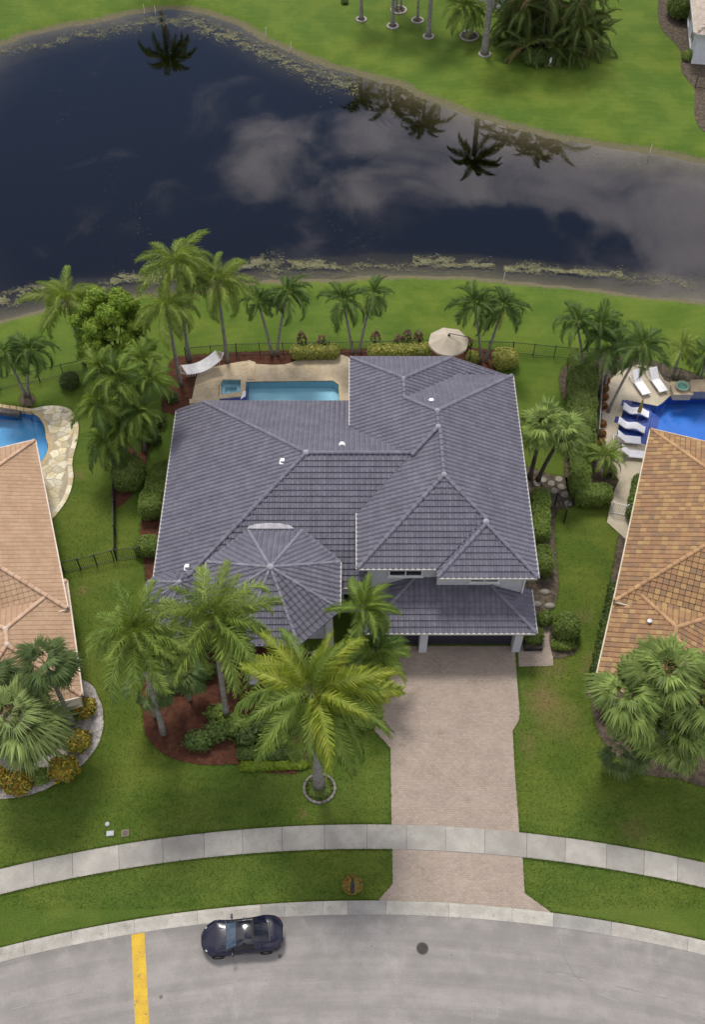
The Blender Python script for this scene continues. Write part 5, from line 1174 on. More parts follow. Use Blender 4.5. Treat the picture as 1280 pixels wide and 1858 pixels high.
shrub('hedge', 'L shaped end of the tall hedge beside the white gate', 'hedge', hedge((1058, 800), (1056, 880), 1.15, 1.6) + hedge((1056, 886), (1108, 886), 1.3, 1.6), H_LIT, leaf=.075, dens=340, seed=33, rug=.06)
shrub('round_shrub', 'round topiary bush at the right end of the garage', 'shrub', lobes(1025, 1150, .85, .85, 1.75, 2.2), H_GRN, leaf=.075, dens=420, seed=34)
shrub('round_shrub', 'low skirt of greenery under the round topiary bush', 'shrub', lobes(1022, 1172, .75, .45, .55, 2.4), H_LIT, leaf=.08, dens=350, seed=35)
shrub('potted_bush', 'loose bush growing in the black planter by the garage', 'shrub', lobes(968, 1160, .6, .55, 1.0) + lobes(988, 1128, .5, .5, .9), H_GRN, leaf=.09, dens=260, seed=36, rug=.25)
shrub('hedge', 'low dark hedge along the left wall of the brown roofed house', 'hedge', lowhedge((1118, 1068), (1082, 1235), .9, .8), H_DRK, leaf=.09, dens=240, seed=37, rug=.2)
shrub('hedge', 'narrow shrub row between white gate and brown roof', 'hedge', lowhedge((1160, 880), (1146, 948), 1.0, 1.3), H_GRN, leaf=.08, dens=300, seed=38)
FS = 'shrubs in the red front bed'
shrub('loose_shrub', 'loose dark shrub at the front of the red mulch bed', 'shrub', lobes(362, 1350, .9, .6, 1.0) + lobes(395, 1335, .7, .6, 1.2), H_DRK, FS, leaf=.11, dens=150, seed=40, rug=.35, jit=.35)
shrub('loose_shrub', 'deep green broad leaved shrub left of the royal palm', 'shrub', lobes(450, 1338, .9, .7, 1.0) + lobes(480, 1320, .9, .7, 1.1), H_DRK, FS, leaf=.2, dens=50, seed=41, rug=.3, jit=.3)
shrub('low_hedge', 'low dark clipped hedge behind the lime border', 'hedge', lowhedge((435, 1368), (540, 1370), .9, .5), H_DRK, FS, leaf=.07, dens=400, seed=42)
shrub('low_hedge', 'bright lime ground cover border of the red front bed', 'hedge', lowhedge((440, 1392), (556, 1388), .6, .28) , H_LIME, FS, leaf=.075, dens=380, seed=43, rug=.3)
shrub('loose_shrub', 'yellowish shrub between royal palm and driveway', 'shrub', lobes(655, 1312, .8, .6, .9) + lobes(630, 1335, .6, .5, .8), H_LIT, FS, leaf=.1, dens=180, seed=44, rug=.3, jit=.3)
shrub('loose_shrub', 'tangled shrub in front of the entrance columns', 'shrub', lobes(520, 1310, 1.1, .7, 1.2) + lobes(560, 1300, .8, .7, 1.0), H_GRN, FS, leaf=.11, dens=150, seed=45, rug=.3, jit=.3)
shrub('loose_shrub', 'broad dark shrub directly behind the low clipped hedge', 'shrub', lobes(430, 1322, 1.0, .7, 1.0) + lobes(500, 1345, .9, .6, .8), H_GRN, FS, leaf=.14, dens=100, seed=46, rug=.35, jit=.35)
shrub('loose_shrub', 'small light green shrub at the foot of the second foxtail palm', 'shrub', lobes(395, 1300, .7, .6, .8), H_LIT, FS, leaf=.11, dens=130, seed=47, rug=.35, jit=.35)
shrub('loose_shrub', 'dark shrub against the front bay under the palms', 'shrub', lobes(320, 1240, .9, .7, 1.0) + lobes(370, 1225, .8, .6, 1.0), H_DRK, FS, leaf=.12, dens=110, seed=48, rug=.35, jit=.35)
CG = 'red and gold crotons in the left gravel bed'
for i, (x, y, r_, h, mm, lb) in enumerate(((152, 1290, .75, .9, H_CRO2, 'croton bush highest on the edge of the left gravel bed'), (143, 1350, .78, .9, H_CRO2, 'croton bush at the right bulge of the left gravel bed'), (118, 1400, .85, .95, H_CRO2, 'largest croton bush of the left gravel bed'),
                                            (35, 1425, .8, .8, H_CRO2, 'golden croton bush under the large pale fan palm'), (-5, 1415, .7, .8, H_CRO2, 'golden croton bush cut by the left frame edge'), (75, 1412, .55, .6, H_GRN, 'green bush between two crotons in the gravel bed'), (128, 1300, .6, .8, H_DRK, 'dark bush at the corner of the salmon roofed house'))):
    shrub('croton_bush', lb, 'shrub', lobes(x, y, r_, r_ * .9, h), mm, CG, leaf=.12, dens=170, seed=50 + i, rug=.25)
shrub('flower_bush', 'round orange and yellow bush around the mailbox post', 'shrub', lobes(640, 1608, .55, .5, .5, 2.2), patch_leaf('mailbox_croton', [(.28, .20, .03), (.11, .14, .03), (.33, .13, .03), (.20, .18, .04)]), leaf=.07, dens=500, seed=60)
for i, (x, y, lb) in enumerate(((1099, 692, 'orange flowering bush at the lake end of the deck row'), (1097, 708, 'second orange bush from the lake end of the deck row'), (1096, 724, 'third orange bush from the lake end of the deck row'), (1094, 740, 'orange bush beside the leaning palm trunk'), (1092, 772, 'orange bush level with the upper shelf lounger'), (1091, 790, 'orange bush level with the lower shelf lounger'), (1090, 806, 'orange bush above the small pool palm'), (1094, 822, 'lowest orange bush behind the small pool palm'))):
    shrub('flower_bush', lb, 'shrub', lobes(x, y, .34, .3, .45), H_ORG, 'orange flowering bushes along the right pool deck', leaf=.085, dens=330, seed=70 + i)
shrub('round_shrub', 'dark green bush at the top right corner house', 'shrub', lobes(1236, 30, 1.6, 1.6, 2.6), H_GRN, leaf=.14, dens=110, seed=80)
shrub('round_shrub', 'small light green bush below the top right corner house', 'shrub', lobes(1248, 108, .6, .6, .9), H_LIT, leaf=.11, dens=190, seed=81)
shrub('round_shrub', 'dark shrub at the foot of the far clump palm', 'shrub', lobes(972, 116, 1.4, .8, 1.3) + lobes(1000, 112, 1.0, .8, 1.1), H_DRK, leaf=.13, dens=110, seed=82, rug=.3)
shrub('round_shrub', 'tiny dark bush at the top edge on the far lawn', 'shrub', lobes(626, 6, .4, .4, .5), H_DRK, leaf=.1, dens=200, seed=83)
# bright broadleaf tree of the left grove
tb = U(225, 692); tr_ = thing('broadleaf_tree', 'bright green broadleaf tree between the grove palms', 'tree', tb)
rt = random.Random(9); blobs = []
for k in range(105):
    z = rt.uniform(3.2, 8.2); q = 2.7 * math.sin(min(1, (9.2 - z) / 3.6) * math.pi / 2); a = rt.uniform(0, 6.28); r_ = rt.uniform(.32, .72)
    blobs.append(((tb.x + math.cos(a) * q * rt.uniform(.5, 1), tb.y + math.sin(a) * q * rt.uniform(.5, 1), z), (r_, r_, r_ * .8), 2))
foliage('crown', blobs, H_TREE, .12, 150, 90, tr_, rug=.4, jit=.4)
t_ = MB().tube([tb, tb + Vector((.1, 0, 1.2)), tb + Vector((0, .1, 3.6)), tb + Vector((.1, 0, 7.0))], [.2, .16, .12, .05], 8)
for k in range(5): a = k * 1.3; t_.tube([tb + Vector((0, 0, 2.0 + .5 * k)), tb + Vector((math.cos(a) * 1.5, math.sin(a) * 1.5, 4.0 + .7 * k))], [.08, .03], 6)
t_.build('trunk', M_TRUNKD, tr_, smooth=True)
sb = U(290, 790); shrub('loose_shrub', 'dark loose shrubs between the grove and the house corner', 'shrub', lobes(290, 770, .5, .6, .9) + lobes(282, 800, .45, .6, .8) + lobes(312, 728, .5, .4, .8), H_DRK, leaf=.12, dens=110, seed=91, rug=.3, jit=.3)
shrub('loose_shrub', 'bright leafy bush low inside the left grove', 'shrub', lobes(200, 800, 1.0, .9, 2.2) + lobes(262, 790, .9, .9, 2.4) + lobes(232, 770, 1.0, .8, 2.8), H_TREE, leaf=.13, dens=110, seed=93, rug=.4, jit=.4)
# ground cover of the royal palm's ring and rings on the far shore
c = U(580, 1431); shrub('ground_cover', 'green ground cover inside the stone ring of the royal palm', 'plant', [((c.x, c.y, .06), (.76, .7, .16), 2.2)], H_GRN, leaf=.07, dens=420, seed=92, stem=False)
ring = thing('stone_ring', 'ring of grey border stones around the royal palm', 'edging', c)
for k in range(20):
    a = 2 * math.pi * k / 20; MB().box(c + Vector((math.cos(a) * .9, math.sin(a) * .86, .06)), (.15, .255, .15 + .01 * (k % 3)), a).build('border_stone', mat('border_stone', (.19, .18, .155), (.14, .13, .115), scale=4, rough=.9, obj=.2), ring, bevel=.015)
def edge_ring(px, py, r0, r1, lb):
    p = U(px, py); t = thing('tree_ring', lb, 'edging', p, group='pale stone rings on the far shore')
    MB().prism([p + Vector((math.cos(k * math.pi / 10), math.sin(k * math.pi / 10), 0)) * r0 for k in range(20)], -.02, .06).build('mulch', M_MULCHB, t)
    for k in range(14):
        a = 2 * math.pi * k / 14; MB().box(p + Vector((math.cos(a) * r0, math.sin(a) * r0, .06)), (r1 - r0, 2 * math.pi * r0 / 14 * .94, .14), a).build('ring_stone', mat('ring_stone', (.36, .34, .31), (.28, .26, .24), scale=3, rough=.9, obj=.15), t)
for a in ((880, 99, .55, .75, 'pale ring at the foot of the far royal palm'), (778, 67, .5, .72, 'pale ring at the foot of the second palm left of the royal palm'), (713, 48, .55, .78, 'pale ring under the swollen trunk palm on the far shore'), (656, 36, .5, .7, 'leftmost pale ring on the far shore'), (758, 38, .6, .8, 'pale ring under the slim back palm on the far shore'), (724, 19, .8, 1.0, 'pale ring under the twin palm on the far shore'), (852, 66, .95, 1.1, 'brown mulch ring under the low date palm')):
    edge_ring(*a)
# ------------------------------------------------------------------ fences, furniture, street things
M_BLK = mat('black_metal', (.012, .012, .013), (.02, .02, .02), rough=.5)
def fence(label, pts, h, m, gap=.11, post=1.9, group='garden fences', pick=.018, rails=2, name='fence'):
    P = [Vector((p.x, p.y, 0)) for p in pts]; t = thing(name, label, 'fence', P[0], group=group); pk = MB(); prev = None
    for a, b in zip(P, P[1:]):
        d = b - a; e = d.normalized(); n = max(1, int(round(d.length / post)))
        for i in range(n + 1):
            if i == 0 and prev is not None: continue
            q = a + d * (i / n); MB().box(q + Vector((0, 0, h / 2 + .02)), (.06, .06, h + .06), math.atan2(e.y, e.x)).box(q + Vector((0, 0, h + .07)), (.08, .08, .03), math.atan2(e.y, e.x)).build('post', m, t)
        prev = 1
        for z in ([h - .05, h - .22, .12] if rails == 3 else [h - .03, .12]): MB().bar(a + Vector((0, 0, z)), b + Vector((0, 0, z)), .035, .035).build('rail', m, t)
        k = int(d.length / gap)
        for i in range(k): q = a + d * ((i + .5) / k); pk.box(q + Vector((0, 0, h / 2)), (pick, pick, h - .1), math.atan2(e.y, e.x))
    tag(pk.build('pickets', m, t), kind='stuff'); return t
fence('black picket fence along the lakeside lawn behind the pool', UP([(338, 652), (430, 645), (640, 641), (800, 637), (930, 642), (1044, 653)]), 1.25, M_BLK)
fence('black picket fence at the lake end of the left garden', UP([(-40, 716), (0, 707), (72, 692), (158, 673), (215, 664)]), 1.25, M_BLK)
fence('black picket fence running along the left side lawn', UP([(211, 1016), (210, 930), (209, 850)]), 1.25, M_BLK)
fence('short black fence between side fence and the grey house hedge', UP([(211, 1017), (258, 1011)]), 1.25, M_BLK)
gt = UP([(116, 1039), (146, 1033), (176, 1026), (207, 1018)])
fence('black fence and gate between the salmon house and side fence', gt, 1.25, M_BLK, post=1.0)
fence('green grey picket fence behind the right pool garden', UP([(1062, 652), (1110, 656), (1160, 668), (1230, 690), (1330, 722)]), 1.25, mat('bronze_metal', (.10, .12, .06), rough=.5), group='garden fences')
fence('white picket gate beside the L shaped hedge', UP([(1109, 931), (1135, 936)]), 1.2, M_WHITE, gap=.12, post=.9, pick=.03)
fence('black fence below the white house at the upper right corner', UP([(1262, 160), (1300, 165), (1380, 170)]), 1.3, M_BLK)
fence('grey slatted fence between tall hedge and orange bushes', UP([(1092, 682), (1087, 745), (1083, 800)]), 1.3, mat('weathered_metal', (.30, .31, .30), rough=.6), gap=.14, pick=.05)
# black garden gate standing open by the stepping stones
gp = U(1010, 935); ga = thing('garden_gate', 'open black metal garden gate by the stepping stones', 'gate', gp)
p0, p1 = U(1007, 918), U(1024, 948)
for p in (p0, p1): MB().box(p + Vector((0, 0, .75)), (.08, .08, 1.5)).build('post', M_BLK, ga)
lf = MB(); q1 = U(1029, 925)
for z in (.15, .75, 1.35): lf.bar(p1 + Vector((0, 0, z)), q1 + Vector((0, 0, z)), .045)
for k in range(9): q = p1.lerp(q1, k / 8); lf.bar(q + Vector((0, 0, .1)), q + Vector((0, 0, 1.4)), .03)
lf.build('leaf', M_BLK, ga)
tp = MB(); tp.bar(p0 + Vector((0, 0, 1.5)), p1 + Vector((0, 0, 1.5)), .06); tp.bar(p0 + Vector((0, 0, .9)), p0.lerp(p1, .4) + Vector((0, 0, .9)), .04); tp.build('top_bar', M_BLK, ga)

# ---- patio umbrella: eight panels on a cantilever arm
ub = U(815, 648); uz = 2.55; uc = U(815, 612, 2.75); uc.z = 2.35
um = thing('patio_umbrella', 'large beige cantilever patio umbrella behind the grey roof', 'umbrella', (uc.x + 1.75, uc.y - .3, 0))
M_CANV = mat('beige_canvas', (.50, .435, .345), (.45, .39, .31), scale=1.5, rough=.9, obj=.04, transl=.12)
for k in range(8):
    a0, a1 = k * math.pi / 4 + .2, (k + 1) * math.pi / 4 + .2; V = []; F = []; n = 5
    for i in range(n + 1):
        s = i / n; z = uc.z + .62 * (1 - s) ** 1.1 - .02 * s; rr2 = 1.55 * s
        for j in range(4):
            f = j / 3; a = a0 + (a1 - a0) * f; sagk = 1 - .05 * math.sin(math.pi * f); V.append((uc.x + math.cos(a) * rr2 * sagk, uc.y + math.sin(a) * rr2 * sagk, z - .05 * s * math.sin(math.pi * f)))
    for i in range(n): F += [(i * 4 + j, i * 4 + j + 1, (i + 1) * 4 + j + 1, (i + 1) * 4 + j) for j in range(3)]
    vb = len(V); V += [(x, y, z - .16) for x, y, z in V[n * 4:n * 4 + 4]]; F += [(n * 4 + j, n * 4 + j + 1, vb + j + 1, vb + j) for j in range(3)]
    MB().add(V, F).build('panel', M_CANV, um); MB().bar((uc.x, uc.y, uc.z + .57), (uc.x + math.cos(a0) * 1.55, uc.y + math.sin(a0) * 1.55, uc.z - .06), .025).build('rib', M_BLK, um)
MB().lathe((uc.x, uc.y, uc.z + .6), [(.1, -.05), (.11, .03), (.05, .1), (.03, .2)], 10).build('finial', M_BLK, um)
arm = MB(); bx2 = Vector((uc.x + 1.75, uc.y - .3, 0)); arm.tube([bx2, bx2 + Vector((0, 0, 2.3)), bx2 + Vector((-.3, .05, 3.0)), Vector((uc.x, uc.y, 3.15))], .03, 8); arm.build('mast', M_BLK, um)
MB().box(bx2 + Vector((0, 0, .06)), (.9, .9, .12)).build('base', M_BLK, um)

# ---- hammock slung between two palms
h0, h1 = U(322, 676, 1.0), U(406, 640, 1.25); hm = thing('hammock', 'white rope hammock slung between palms by the pool deck', 'hammock', (h0.lerp(h1, .5).x, h0.lerp(h1, .5).y, 0))
d = h1 - h0; e = Vector((d.x, d.y, 0)).normalized(); sd_ = Vector((-e.y, e.x, 0)); V = []; F = []; n = 14; A = h0 + d * .14; B = h0 + d * .88
for i in range(n + 1):
    s = i / n; c = A.lerp(B, s) - Vector((0, 0, .42 * math.sin(math.pi * s)))
    for j in range(7): f = j / 6 - .5; V.append(c + sd_ * f * 1.15 - Vector((0, 0, .16 * (1 - (2 * f) ** 2))))
for i in range(n): F += [(i * 7 + j, i * 7 + j + 1, (i + 1) * 7 + j + 1, (i + 1) * 7 + j) for j in range(6)]
M_HAM = mat('white_cotton', (.72, .71, .73), (.62, .61, .63), scale=3, rough=.9, transl=.1)
MB().add(V, F).build('bed', M_HAM, hm, smooth=True)
for E_, I0, nm in ((h0, 0, 0), (h1, n, 1)):
    r_ = MB()
    for j in range(7): r_.tube([E_, V[I0 * 7 + j]], .014, 4)
    r_.build('ropes', M_HAM, hm); MB().bar(V[I0 * 7], V[I0 * 7 + 6], .05).build('spreader_bar', mat('pale_wood', (.5, .4, .28), rough=.7), hm)
fr_ = MB()
for s in range(0, n):
    for sg in (0, 6):
        p = Vector(V[s * 7 + sg]); fr_.tube([p, p + sd_ * (-.06 if sg == 0 else .06) - Vector((0, 0, .22))], .02, 4)
fr_.build('fringe', M_HAM, hm)

# ---- sun loungers
M_SLING = mat('white_sling', (.76, .75, .78), (.70, .69, .72), scale=2, rough=.7)
def lounger(label, foot, head, back=.62, rise=42):
    f_, h_ = U(*foot), U(*head); d = h_ - f_; e = d.normalized(); rz = math.atan2(e.y, e.x); L = max(1.95, d.length)
    t = thing('sun_lounger', label, 'sun lounger', f_, rz, 'white sun loungers at the right pool'); hz = .36; x0 = L - L * .42
    MB().box((x0 / 2, 0, hz), (x0, .66, .05)).build('seat', M_SLING, t, world=False, bevel=.015)
    a = R(rise); bl = L * .42; MB().box((x0 + math.cos(a) * bl / 2, 0, hz + math.sin(a) * bl / 2), (bl, .66, .05), tilt=Matrix.Rotation(-a, 3, 'Y')).build('backrest', M_SLING, t, world=False, bevel=.015)
    for y in (-.34, .34): MB().bar((0, y, hz - .02), (L, y, hz - .02), .045).build('side_rail', M_WHITE, t, world=False)
    MB().bar((L, -.34, hz - .02), (L, .34, hz - .02), .04).build('end_rail', M_WHITE, t, world=False)
    for x in (.2, L - .25):
        for y in (-.32, .32): MB().bar((x, y, 0), (x, y, hz - .04), .045).build('leg', M_WHITE, t, world=False)
    for y in (-.2, .2): MB().bar((x0 + .25, y, hz), (x0 + math.cos(a) * bl * .75, y, hz + math.sin(a) * bl * .7), .025).build('prop', M_WHITE, t, world=False)
    return t
lounger('white sun lounger on the deck nearest the leaning palm', (1173, 721), (1147, 683))
lounger('white sun lounger on the deck nearest the fountain bowl', (1204, 716), (1178, 679))
lounger('upper white lounger below the sun shelf by the brown roof', (1162, 805), (1113, 800))
lounger('lower white lounger below the sun shelf by the brown roof', (1171, 831), (1120, 826))
def wave_lounger(label, a, b):
    p, q = U(*a), U(*b); d = q - p; e = d.normalized(); s_ = Vector((-e.y, e.x, 0)); t = thing('shelf_lounger', label, 'sun lounger', (p.x, p.y, -.28), group='curved white shelf loungers')
    V = []; F = []; n = 18
    for i in range(n + 1):
        s = i / n; z = .12 + .30 * math.cos(s * math.pi * 1.5) ** 2 * (1 - .45 * s) + .14 * (1 - s)
        for y in (-.33, .33): V += [p + d * s + s_ * y + Vector((0, 0, z)), p + d * s + s_ * y + Vector((0, 0, z - .10))]
    for i in range(n):
        a_ = i * 4; b_ = a_ + 4; F += [(a_, a_ + 2, b_ + 2, b_), (a_ + 1, b_ + 1, b_ + 3, a_ + 3), (a_, b_, b_ + 1, a_ + 1), (a_ + 2, a_ + 3, b_ + 3, b_ + 2)]
    F += [(0, 1, 3, 2), (n * 4, n * 4 + 2, n * 4 + 3, n * 4 + 1)]
    MB().add(V, F).build('body', M_SLING, t, smooth=False); MB().box(p + d * .06 + Vector((0, 0, .52)), (.18, .5, .10), math.atan2(e.y, e.x)).build('headrest', M_SLING, t, bevel=.03)
wave_lounger('upper curved white lounger standing in the sun shelf', (1130, 745), (1178, 754)); wave_lounger('lower curved white lounger standing in the sun shelf', (1121, 771), (1171, 782))
for (x, y), lb in (((1139, 733), 'navy tiled block at the upper corner of the sun shelf'), ((1127, 763), 'navy tiled block at the middle of the sun shelf edge')):
    p = U(x, y); tag(MB().prism(UP([(x - 9, y - 7), (x + 9, y - 4), (x + 6, y + 7), (x - 12, y + 4)]), -.6, .06).build('shelf_block', M_NAVY), lb, 'pool block', 'navy blocks on the sun shelf')
cu = U(1157, 760); cm_ = thing('closed_umbrella', 'folded mustard umbrella standing in the sun shelf', 'umbrella', (cu.x, cu.y, -.28))
MB().lathe((cu.x, cu.y, 0), [(.03, .75), (.17, .8), (.15, 1.1), (.10, 1.6), (.05, 2.05), (.02, 2.1)], 10).build('canopy', mat('mustard_canvas', (.34, .25, .08), (.28, .2, .06), scale=4, rough=.9), cm_); MB().tube([(cu.x, cu.y, -.3), (cu.x, cu.y, 2.25)], .022, 8).build('pole', mat('pale_wood2', (.45, .33, .2), rough=.7), cm_)
# water feature: pedestal with bowl and a raised wall
fp = U(1234, 716); ft = thing('fountain', 'cream pedestal with green fountain bowl at the right pool edge', 'fountain', fp)
MB().box(fp + Vector((0, 0, .32)), (1.35, 1.2, .64)).build('pedestal', M_POOLDECK_R, ft, bevel=.03); MB().box(fp + Vector((0, 0, .68)), (1.5, 1.35, .08)).build('cap', M_COPE, ft)
MB().lathe(fp + Vector((0, 0, .72)), [(.2, 0), (.30, .05), (.5, .25), (.54, .28), (.48, .28), (.3, .12), (.04, .10)], 18).build('bowl', mat('green_glaze', (.20, .30, .22), (.26, .36, .28), rough=.3), ft, smooth=True)
MB().lathe(fp + Vector((0, 0, .9)), [(.40, -.02), (.40, 0)], 16).build('bowl_water', mat('bowl_water', (.10, .22, .18), rough=.05), ft)
wl_ = thing('spill_wall', 'raised tiled wall beside the fountain at right frame edge', 'wall', U(1270, 708)); MB().prism(UP([(1252, 705), (1400, 700), (1400, 722), (1252, 722)]), -.2, .75).build('wall', mat('grey_tile', (.22, .23, .28), rough=.5), wl_); MB().prism(UP([(1249, 703), (1400, 698), (1400, 724), (1249, 724)]), .755, .84).build('cap', M_COPE, wl_)

# ---- car: low two-seat coupe, nose to the left
def make_car():
    cf, cb = U(368, 1711), U(514, 1697); mid = (cf + cb) / 2; e = (cf - cb).normalized(); rz = math.atan2(e.y, e.x)
    t = thing('parked_car', 'dark navy low sports coupe parked at the kerb', 'car', (mid.x, mid.y, .006), rz)
    M_PAINT = mat('navy_car_paint', (.004, .0045, .017), (.005, .0055, .021), rough=.25, spec=.25, coat=.40)
    M_CG = mat('car_glass', (.010, .012, .018), rough=.04, spec=.5); M_TYRE = mat('tyre', (.012, .012, .012), rough=.85); M_RIM = mat('alloy', (.35, .35, .37), rough=.3, metal=.9); M_TRIM = mat('black_trim', (.01, .01, .011), rough=.45)
    LX, xf, xr, RW = 2.17, 1.30, -1.22, .355
    st = [-2.17, -2.10, -1.95, -1.75, -1.62, -1.5, -1.36, -1.22, -1.08, -.94, -.82, -.6, -.3, 0, .3, .6, .88, 1.02, 1.16, 1.30, 1.44, 1.58, 1.7, 1.85, 2.0, 2.1, 2.16]
    def hw(x):   # half width: rounded nose and tail, full hips
        k = .865 + .065 * math.exp(-((x + 1.2) / .5) ** 2) + .05 * math.exp(-((x - 1.25) / .5) ** 2)
        if x > 1.3: k *= math.sqrt(max(.03, 1 - ((x - 1.3) / .89) ** 2.5))
        if x < -1.5: k *= math.sqrt(max(.05, 1 - ((-1.5 - x) / .74) ** 3))
        return k
    def belt(x):  # shoulder height
        if x > 1.0: return .74 - .22 * ((x - 1.0) / 1.17) ** 1.6
        if x < -1.2: return .84 - .10 * ((-1.2 - x) / .97) ** 2
        return .74 + (.84 - .74) * (1.0 - x) / 2.2
    def crown_z(x):  # centre line of bonnet / deck
        if x > .75: return belt(x) + .09 - .03 * max(0, x - 1.2)
        if x < -.9: return belt(x) + .10 - .06 * max(0, -1.7 - x)
        return belt(x) + .09
    V = []; F = []; m = 8
    for x in st:
        w = hw(x); zb = .20 + (.08 * max(0, abs(x) - 1.9) / .27)
        for xc in (xf, xr):
            if abs(x - xc) < RW + .03: zb = max(zb, .33 + math.sqrt(max(0, (RW + .03) ** 2 - (x - xc) ** 2)))
        b = belt(x); zm = max((zb + b) / 2, zb + .02); b = max(b, zb + .05)
        row = [(w * .965, zb), (w * 1.0, zm), (w * .985, b - .04), (w * .94, b), (w * .78, b + (crown_z(x) - b) * .55), (w * .5, b + (crown_z(x) - b) * .88), (w * .25, crown_z(x) - .005), (0, crown_z(x))]
        V += [(x, y, z) for y, z in row]; V += [(x, -y, z) for y, z in reversed(row[:-1])]
    M2 = 2 * m - 1
    for i in range(len(st) - 1): F += [(i * M2 + j, (i + 1) * M2 + j, (i + 1) * M2 + j + 1, i * M2 + j + 1) for j in range(M2 - 1)]
    F += [tuple(range(M2)), tuple((len(st) - 1) * M2 + j for j in reversed(range(M2)))]
    body = MB().add(V, F).build('body', M_PAINT, t, world=False, smooth=True)
    MB().box((0, 0, .24), (3.3, 1.4, .16)).build('underbody', M_TRIM, t, world=False)
    # cabin: sections of the greenhouse
    gs = [(.82, .74, .84, .0), (.55, .70, 1.02, .0), (.28, .64, 1.19, 0), (.02, .60, 1.255, 0), (-.30, .59, 1.265, 0), (-.62, .58, 1.22, 0), (-1.0, .56, 1.10, 0), (-1.40, .55, .95, 0)]
    def sect(x, w, z):
        b = belt(x) + .02; wb = hw(x) * .90; return [(x, wb, b), (x, w + (wb - w) * .12, z - .07), (x, w * .82, z - .012), (x, w * .4, z + .008), (x, 0, z + .012), (x, -w * .4, z + .008), (x, -w * .82, z - .012), (x, -(w + (wb - w) * .12), z - .07), (x, -wb, b)]
    S_ = [sect(x, w, z) for x, w, z, _ in gs]
    V = [p for s in S_ for p in s]; quads = lambda i0, i1, j0, j1: [(i * 9 + j, (i + 1) * 9 + j, (i + 1) * 9 + j + 1, i * 9 + j + 1) for i in range(i0, i1) for j in range(j0, j1)]
    MB().add(V, quads(0, 2, 1, 7) ).build('windscreen', mat('windscreen_glass', (.05, .08, .12), (.03, .05, .08), scale=4, rough=.05, spec=.5), t, world=False, smooth=True)
    MB().add(V, quads(2, 5, 1, 7)).build('roof', mat('car_roof', (.006, .007, .012), rough=.15, spec=.4, coat=.6), t, world=False, smooth=True)
    MB().add(V, quads(5, 7, 2, 6)).build('rear_window', M_CG, t, world=False, smooth=True)
    for j0, j1 in ((1, 2), (6, 7)): MB().add(V, quads(5, 7, j0, j1)).build('rear_pillar', M_PAINT, t, world=False, smooth=True)
    for j in (0, 7):
        MB().add(V, quads(0, 5, j, j + 1)).build('side_window', M_CG, t, world=False, smooth=True); MB().add(V, quads(5, 7, j, j + 1)).build('rear_quarter', M_PAINT, t, world=False, smooth=True)
    for sg in (-1, 1):
        MB().bar((.80, sg * .70, .86), (.28, sg * .615, 1.165), .05, .03).build('front_pillar', M_PAINT, t, world=False)
        mr = MB().box((.50, sg * .98, .92), (.13, .22, .13)).build('mirror', M_PAINT, t, world=False, bevel=.03); MB().bar((.50, sg * .80, .85), (.50, sg * .92, .90), .05).build('mirror_arm', M_TRIM, mr, world=False)
        MB().lathe((1.74, sg * .56, .60), [(.17, -.03), (.15, .03), (.03, .055)], 12, (1.3, .65), .3).build('headlight', mat('headlight_glass', (.5, .52, .55), rough=.05, spec=.8), t, world=False, smooth=True)
        MB().box((-2.04, sg * .50, .72), (.07, .36, .09)).build('tail_light', mat('tail_lamp', (.25, .01, .01), rough=.15), t, world=False, bevel=.02)
        MB().bar((-.05, sg * .925, .66), (-.25, sg * .925, .66), .02, .03).build('door_handle', M_PAINT, t, world=False)
        for xw in (xf, xr):
            wv = MB(); prof = [(.20, -.11), (.31, -.115), (.335, -.09), (.335, .09), (.31, .115), (.20, .11)]; n = 24; Vw = []; Fw = []
            for r_, y in prof: Vw += [(xw + r_ * math.cos(2 * math.pi * k / n), sg * .80 + y, .335 + r_ * math.sin(2 * math.pi * k / n)) for k in range(n)]
            for q in range(len(prof) - 1): Fw += [(q * n + k, q * n + (k + 1) % n, (q + 1) * n + (k + 1) % n, (q + 1) * n + k) for k in range(n)]
            wheel = wv.add(Vw, Fw).build('wheel', M_TYRE, t, world=False, smooth=True)
            rm = MB()
            for k in range(10): a = k * math.pi / 5; rm.bar((xw, sg * .885, .335), (xw + .21 * math.cos(a), sg * .895, .335 + .21 * math.sin(a)), .03, .03)
            rm.build('rim', M_RIM, wheel, world=False)
    MB().box((2.10, 0, .36), (.08, .7, .16)).build('grille', M_TRIM, t, world=False, bevel=.03)
    MB().box((-2.12, 0, .32), (.06, 1.0, .16)).build('rear_bumper_trim', M_TRIM, t, world=False, bevel=.03); MB().box((-2.185, 0, .55), (.02, .5, .12)).build('plate', M_WHITE, t, world=False)
    for y in (-.36, .36): MB().bar((1.95, y, .66), (.95, y * 1.25, .862), .012, .012).build('bonnet_crease', M_PAINT, t, world=False)
    MB().box((-.60, 0, 1.235), (.13, 1.02, .03), tilt=Matrix.Rotation(R(-12), 3, 'Y')).build('roof_band', M_TRIM, t, world=False, bevel=.01)
    MB().box((-1.46, 0, .955), (.07, 1.0, .03)).build('hatch_trim', M_TRIM, t, world=False, bevel=.01)
    for sg in (-1, 1): MB().bar((.82, sg * .78, .815), (.82, sg * .02, .86), .05, .02).build('cowl', M_TRIM, t, world=False)
    return t
make_car()

